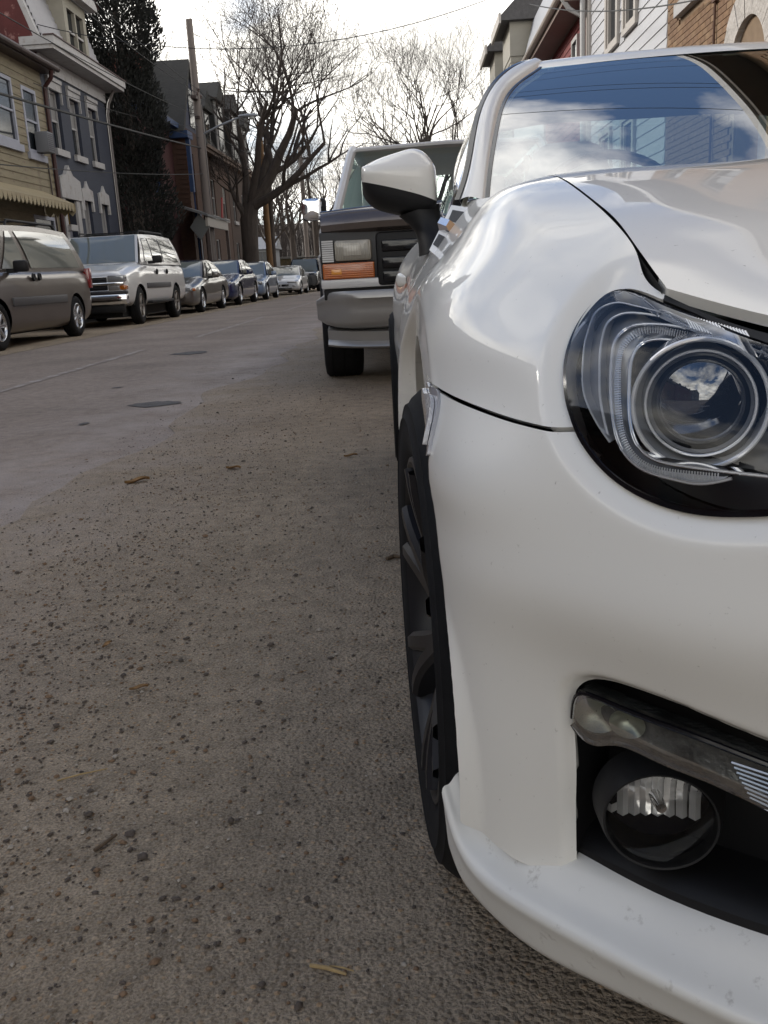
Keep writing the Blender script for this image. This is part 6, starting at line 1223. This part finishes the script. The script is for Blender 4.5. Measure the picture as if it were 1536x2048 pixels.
# trees over the truck
bare_tree('street_tree', 'broad bare tree showing above the roof of the truck', [((1.6, 60, 0), .42), ((1.6, 60, 2.5), .34), ((1.5, 60, 4.5), .32)], [((1.5, 60, 4.4), (-.55, 0, 1), 4.3, .20), ((1.5, 60, 4.4), (.10, .2, 1), 4.9, .22), ((1.5, 60, 4.2), (-.85, -.2, .8), 4.2, .17), ((1.55, 60, 4.4), (.55, .1, 1), 4.2, .17), ((1.5, 60, 4.5), (-.2, .3, 1), 4.7, .19)], 21, 6, None, .66, .28, 1.5)
bare_tree('street_tree', 'smaller bare tree between the broad tree and the beige houses', [((4.2, 66, 0), .26), ((4.2, 66, 3), .22), ((4.2, 66, 5), .18)], [((4.2, 66, 5), (.2, 0, 1), 3.8, .12), ((4.2, 66, 4.4), (-.5, 0, 1), 3.4, .10), ((4.2, 66, 4.6), (.6, .1, 1), 3.4, .10), ((4.2, 66, 4.9), (-.1, .3, 1), 3.6, .11)], 31, 5, None, .62, .3, 1.3)
far_lab = ['thin bare tree left of the far wall, nearest the tall pole', 'bare tree in front of the stone wall, straight trunk', 'dark bare tree just right of the white coupe', 'bare tree above the black suv', 'bare tree rising left of the truck mirror', 'pale bare tree far behind the leaning tree', 'bare tree behind the truck cab', 'small bare tree at the far right end of the wall']
for k, (x, y, h, r) in enumerate(((-9.6, 66, 3.4, .20), (-8.9, 72, 4.2, .24), (-6.9, 70, 4.6, .26), (-6.2, 75, 4.2, .22), (-4.6, 77, 4.4, .22), (-11.5, 78, 4.6, .22), (-1.5, 78, 5.0, .24), (-.5, 90, 4.6, .22))):
    bare_tree('bare_tree', far_lab[k], [((x, y, 0), r*1.2), ((x+.05, y, h*.5), r), ((x, y, h), r*.85)], [((x, y, h), (random.uniform(-.4, .4), random.uniform(-.3, .3), 1), 3.6, r*.6), ((x, y, h*.8), (-.6, .1, .9), 3.3, r*.45), ((x, y, h*.85), (.6, -.1, .9), 3.3, r*.45), ((x, y, h*.95), (.1, .4, 1), 3.4, r*.5)], 50+k, 5, 'bare trees at the end of the street', .68, .26)
# undergrowth and wood on the slope: one twiggy mass
R_ = random.Random(9); mb = MB()
for k in range(1500):
    x = R_.uniform(-45, 22); y = R_.uniform(82, 120); z0 = min(1, (y-84)/42)*3.5+.5 if y > 84 else 0; h = R_.uniform(3.0, 8.0); p = Vector((x, y, z0)); q = p+Vector((R_.uniform(-.6, .6), R_.uniform(-.4, .4), h)); mb.tube([p, (p+q)/2+Vector((R_.uniform(-.3, .3), 0, 0)), q], [.07, .045, .015], 3, False)
    for j in range(6):
        s = p.lerp(q, R_.uniform(.3, 1)); mb.tube([s, s+Vector((R_.uniform(-1.3, 1.3), R_.uniform(-.8, .8), R_.uniform(.2, 1.5)))], [.022, .007], 3, False)
tag(mb.build('woodland', mat('wood_mass', (0.0432, 0.03384, 0.03024), rough=.95), None, False, 'stuff'), 'leafless woodland covering the slope beyond the wall', 'woodland')
# ---- dark conifer between the blue house and the red house ----
cf = thing('conifer', 'tall dark columnar conifer between the blue house and the red house', 'tree', (-9.35, 33.2, 0))
mb = MB(); mb.tube([(0, 0, 0), (0, 0, 6), (0, 0, 13)], [.22, .16, .03], 8); mb.build('trunk', bark, cf, True)
V = []; F = []; R_ = random.Random(4)
for k in range(52000):
    z = 13.4*(R_.random()**.85)+.3; prof = 1.42*min(1, (13.8-z)/4.2)**.75*(.82+.18*math.sin(z*2.1+1.3))*(1 if z > 1.5 else .8); w = R_.uniform(0, 6.283)
    lump = 1+.16*math.sin(3*w+z*1.7)+.10*math.sin(7*w-z*2.9); r = prof*lump*(R_.random()**.30); x, y = r*math.cos(w), r*math.sin(w)
    d = Vector((math.cos(w)*.55+R_.uniform(-.4, .4), math.sin(w)*.55+R_.uniform(-.4, .4), R_.uniform(.3, 1.2))).normalized(); s = R_.uniform(.06, .15); t = d.cross(Vector((R_.uniform(-1, 1), R_.uniform(-1, 1), R_.uniform(-1, 1)))).normalized()
    p = Vector((x, y, z)); o = len(V); V += [p-t*s*.22, p+t*s*.22, p+d*s*.7+t*s*.16, p+d*s*1.1, p+d*s*.7-t*s*.16]; F.append((o, o+1, o+2, o+3, o+4))
link_mesh('crown', [v[:] for v in V], F, mat('conifer_green', (0.00648, 0.0072, 0.00504), rough=.8, var=.5, vscale=1.6), cf, False)
# ---- poles ----
polem = mat('weathered_pole', (0.1584, 0.1332, 0.1188), rough=.9, var=.2, vscale=3, bump=.5, bscale=10, bdist=.01, stretch=(1, 1, .1)); wirem = mat('wire_black', (.012, .012, .013), rough=.6); galv = mat('galvanised', (0.2448, 0.252, 0.2664), rough=.45, metal=.5)
up_ = thing('utility_pole', 'tall pale utility pole carrying the wires on the left', 'pole', (-8.0, 38.2, 0))
mb = MB(); mb.tube([(0, 0, 0), (0, 0, 6), (0, 0, 10.4)], [.17, .15, .125], 14); mb.build('shaft', polem, up_, True)
mb = MB(); mb.box(-.10, .10, -.55, .35, 7.55, 7.66); mb.build('cross_arm', dkbrown, up_); mb = MB(); mb.box(-.10, .10, -.2, .5, 6.9, 6.98); mb.build('cross_arm', dkbrown, up_)
for dy, z in ((-.45, 7.72), (-.15, 7.9), (.2, 7.72)):
    mb = MB(); mb.lathe([(0, .02), (.03, .05), (.06, .03), (.09, .05), (.14, .02)], 'z', 12, (0.14, dy, z-.06)); mb.build('insulator', mat('brown_glaze', (.06, .03, .02), rough=.2), up_, True)
mb = MB(); mb.tube([(.17, 0, .3), (.175, 0, 5), (.16, .0, 7.4)], .03, 6); mb.build('conduit', mat('weathered_pipe', (.16, .14, .13)), up_, True)
sl_ = thing('street_light', 'cobra head street lamp on the arm of the utility pole', 'street lamp', (-8.0, 38.2, 0))
mb = MB(); mb.tube([(.13, 0, 6.35), (.8, 0, 6.62), (1.5, 0, 6.84), (1.75, 0, 6.87)], [.04, .04, .035, .03], 8); mb.build('arm', galv, sl_, True)
rows = [[(1.55+u, .13*s*math.cos(w), 6.90+.085*s*math.sin(w)*(1 if math.sin(w) > 0 else .7)) for w in np.linspace(0, 2*math.pi, 17)] for u, s in ((0, .35), (.08, .7), (.25, .95), (.45, 1), (.65, .9), (.76, .5), (.78, .02))]
mb = MB(); mb.grid(np.array(rows)); mb.build('lamp_head', galv, sl_, True)
mb = MB(); mb.lathe([(0, .11), (-.05, .10), (-.09, .06), (-.105, .002)], 'z', 20, (2.08, 0, 6.86)); mb.build('lamp_lens', mat('lamp_glass', (.45, .45, .42), rough=.15, coat=1), sl_, True)
mb = MB(); mb.lathe([(0, .03), (.06, .03), (.08, .01)], 'z', 10, (1.75, 0, 6.96)); mb.build('photo_cell', black_pl, sl_, True)
p2 = thing('utility_pole', 'orange brown utility pole behind the street lamp', 'pole', (-7.9, 53.2, 0))
mb = MB(); mb.tube([(0, 0, 0), (0, 0, 9.0)], [.18, .14], 12); mb.build('shaft', mat('tan_pole', (0.1728, 0.0972, 0.0432), rough=.9, var=.2, vscale=3), p2, True)
mb = MB(); mb.box(-.08, .08, -.5, .5, 8.3, 8.4); mb.build('cross_arm', dkbrown, p2)
p3 = thing('utility_pole', 'grey utility pole far down beside the bare trees', 'pole', (-7.4, 68, 0)); mb = MB(); mb.tube([(0, 0, 0), (0, 0, 9.5)], [.17, .14], 12); mb.build('shaft', polem, p3, True); mb = MB(); mb.box(-.9, .9, -.08, .08, 8.7, 8.8); mb.build('cross_arm', dkbrown, p3)
sg = thing('traffic_sign', 'grey back of a diamond sign beside the utility pole', 'sign', (-8.05, 36.8, 0))
mb = MB(); mb.tube([(0, .03, 0), (0, .03, 3.4)], .03, 8); mb.build('post', galv, sg, True)
mb = MB(); mb.prism([(-.38, 2.85), (0, 2.35), (.38, 2.85), (0, 3.35)], 'y', -.004, .004); mb.build('panel', mat('sign_back', (0.1152, 0.1188, 0.1188), rough=.5, metal=.4), sg)
# ---- wires ----
def wire(a, b, sag, r, label, n=24):
    A, B_ = Vector(a), Vector(b); pts = [A.lerp(B_, t)-Vector((0, 0, sag*4*t*(1-t))) for t in np.linspace(0, 1, n)]
    mb = MB(); mb.tube(pts, r, 5, False); return tag(mb.build('overhead_wire', wirem, None, True), label, 'wire', 'overhead wires')
wire((-9.6, 26.3, 7.55), (4.6, 26.3, 8.2), 1.25, .011, 'single wire sagging across the whole street against the sky')
wire((-8.0, 38.2, 5.85), (-8.0, 6, 3.9), .12, .030, 'thick cable running from the pole past the blue house to the left edge')
wire((-7.95, 38.2, 7.0), (-8.0, 4, 6.3), .45, .012, 'thin wire above the thick cable, in front of the blue house')
wire((-7.9, 37.6, 7.75), (-7.9, 4, 8.6), .6, .011, 'wire rising from the pole towards the dormer of the blue house')
wire((-7.85, 37.9, 7.9), (-7.6, 4, 9.2), .6, .011, 'highest wire leaving the pole towards the dormer')
wire((-8.0, 38.2, 4.9), (-8.1, 6, 2.5), .25, .012, 'lowest wire crossing the conifer')
wire((-8.0, 38.0, 6.6), (-9.4, 25.2, 5.9), .2, .010, 'service drop from the pole to the cream house')
wire((-8.0, 38.0, 6.2), (-9.4, 31.0, 6.6), .15, .010, 'service drop from the pole to the blue house')
wire((-7.86, 38.6, 7.72), (-7.86, 53, 8.45), .25, .012, 'upper wire between the two near poles')
wire((-7.86, 38.4, 7.9), (-7.7, 53, 8.45), .45, .012, 'sagging wire between the two near poles')
wire((-8.0, 38.4, 6.95), (-7.9, 53, 7.3), .35, .016, 'lower wire between the two near poles')
wire((-7.9, 53.5, 7.3), (8, 60, 8.1), .5, .014, 'lower wire crossing behind the leaning tree')
wire((-7.9, 53.5, 8.0), (8, 60, 9.0), .5, .014, 'upper wire crossing behind the leaning tree')
wire((-7.4, 68, 8.7), (9, 70, 9.6), .6, .014, 'wire from the far pole across the end of the street')
wire((-7.4, 68, 7.4), (9, 70, 8.4), .6, .014, 'low wire from the far pole across the end of the street')
for k, (ya, yb, za, zb) in enumerate(((7.6, 8.2, 6.3, 6.6), (8.2, 9.0, 6.4, 6.5), (9.0, 9.3, 6.4, 6.6), (9.3, 10.4, 6.4, 6.6), (10.6, 11.0, 6.4, 6.6))):
    wire((XL+.3, ya, za+.6), (XR-.4, yb, zb+.6), .35, .008, 'wire %s crossing high over the white coupe' % ('nearest of five', 'second of five', 'third of five', 'fourth of five', 'farthest of five')[k])
wire((XR-.05, 13.05, 3.92), (2.45, 19.5, 5.55), .15, .010, 'twin drop wire to the bracket on the tan brick house')
# ---- more of the same street behind the photographer ----
for k, (y0, y1, z, c) in enumerate(((5.2, 14.9, 6.3, dred), (-4.6, 5.0, 4.6, orng), (-13.5, -4.7, 5.0, dred), (-24, -13.6, 5.4, blue))):
    H = thing('row_house', '%s row house along the left kerb beside and behind the photographer' % ('nearest', 'second', 'third', 'fourth')[k], 'house', (0, 0, 0), 0, 'houses behind the photographer')
    mb = MB(); mb.box(XL-7, XL, y0, y1, 0, z); mb.build('wall', c, H)
    mb = MB(); mb.prism([(y0-.2, z), (y1+.2, z), ((y0+y1)/2, z+1.6)], 'x', XL-7, XL+.35) if k % 2 else mb.prism([(XL+.35, z), (XL-3.5, z+2.2), (XL-7, z)], 'y', y0, y1); mb.build('roof', slate, H)
    for yw in (y0+1.2, (y0+y1)/2-.4, y1-2.0):
        for zz in (1.0, 4.2): mb = MB(); mb.box(XL-.02, XL+.03, yw, yw+.85, zz, zz+1.6); mb.build('pane', glass_d, H)
for k, (y0, y1, z, c) in enumerate(((-4, 5.9, 7.2, tanb), (-14, -4.2, 6.6, vinyl))):
    H = thing('row_house', '%s row house along the right kerb behind the photographer' % ('nearest', 'second')[k], 'house', (0, 0, 0), 0, 'houses behind the photographer')
    mb = MB(); mb.box(XR, XR+7, y0, y1, 0, z); mb.build('wall', c, H); mb = MB(); mb.prism([(XR-.35, z), (XR+3.5, z+2.2), (XR+7, z)], 'y', y0, y1); mb.build('roof', slate, H)
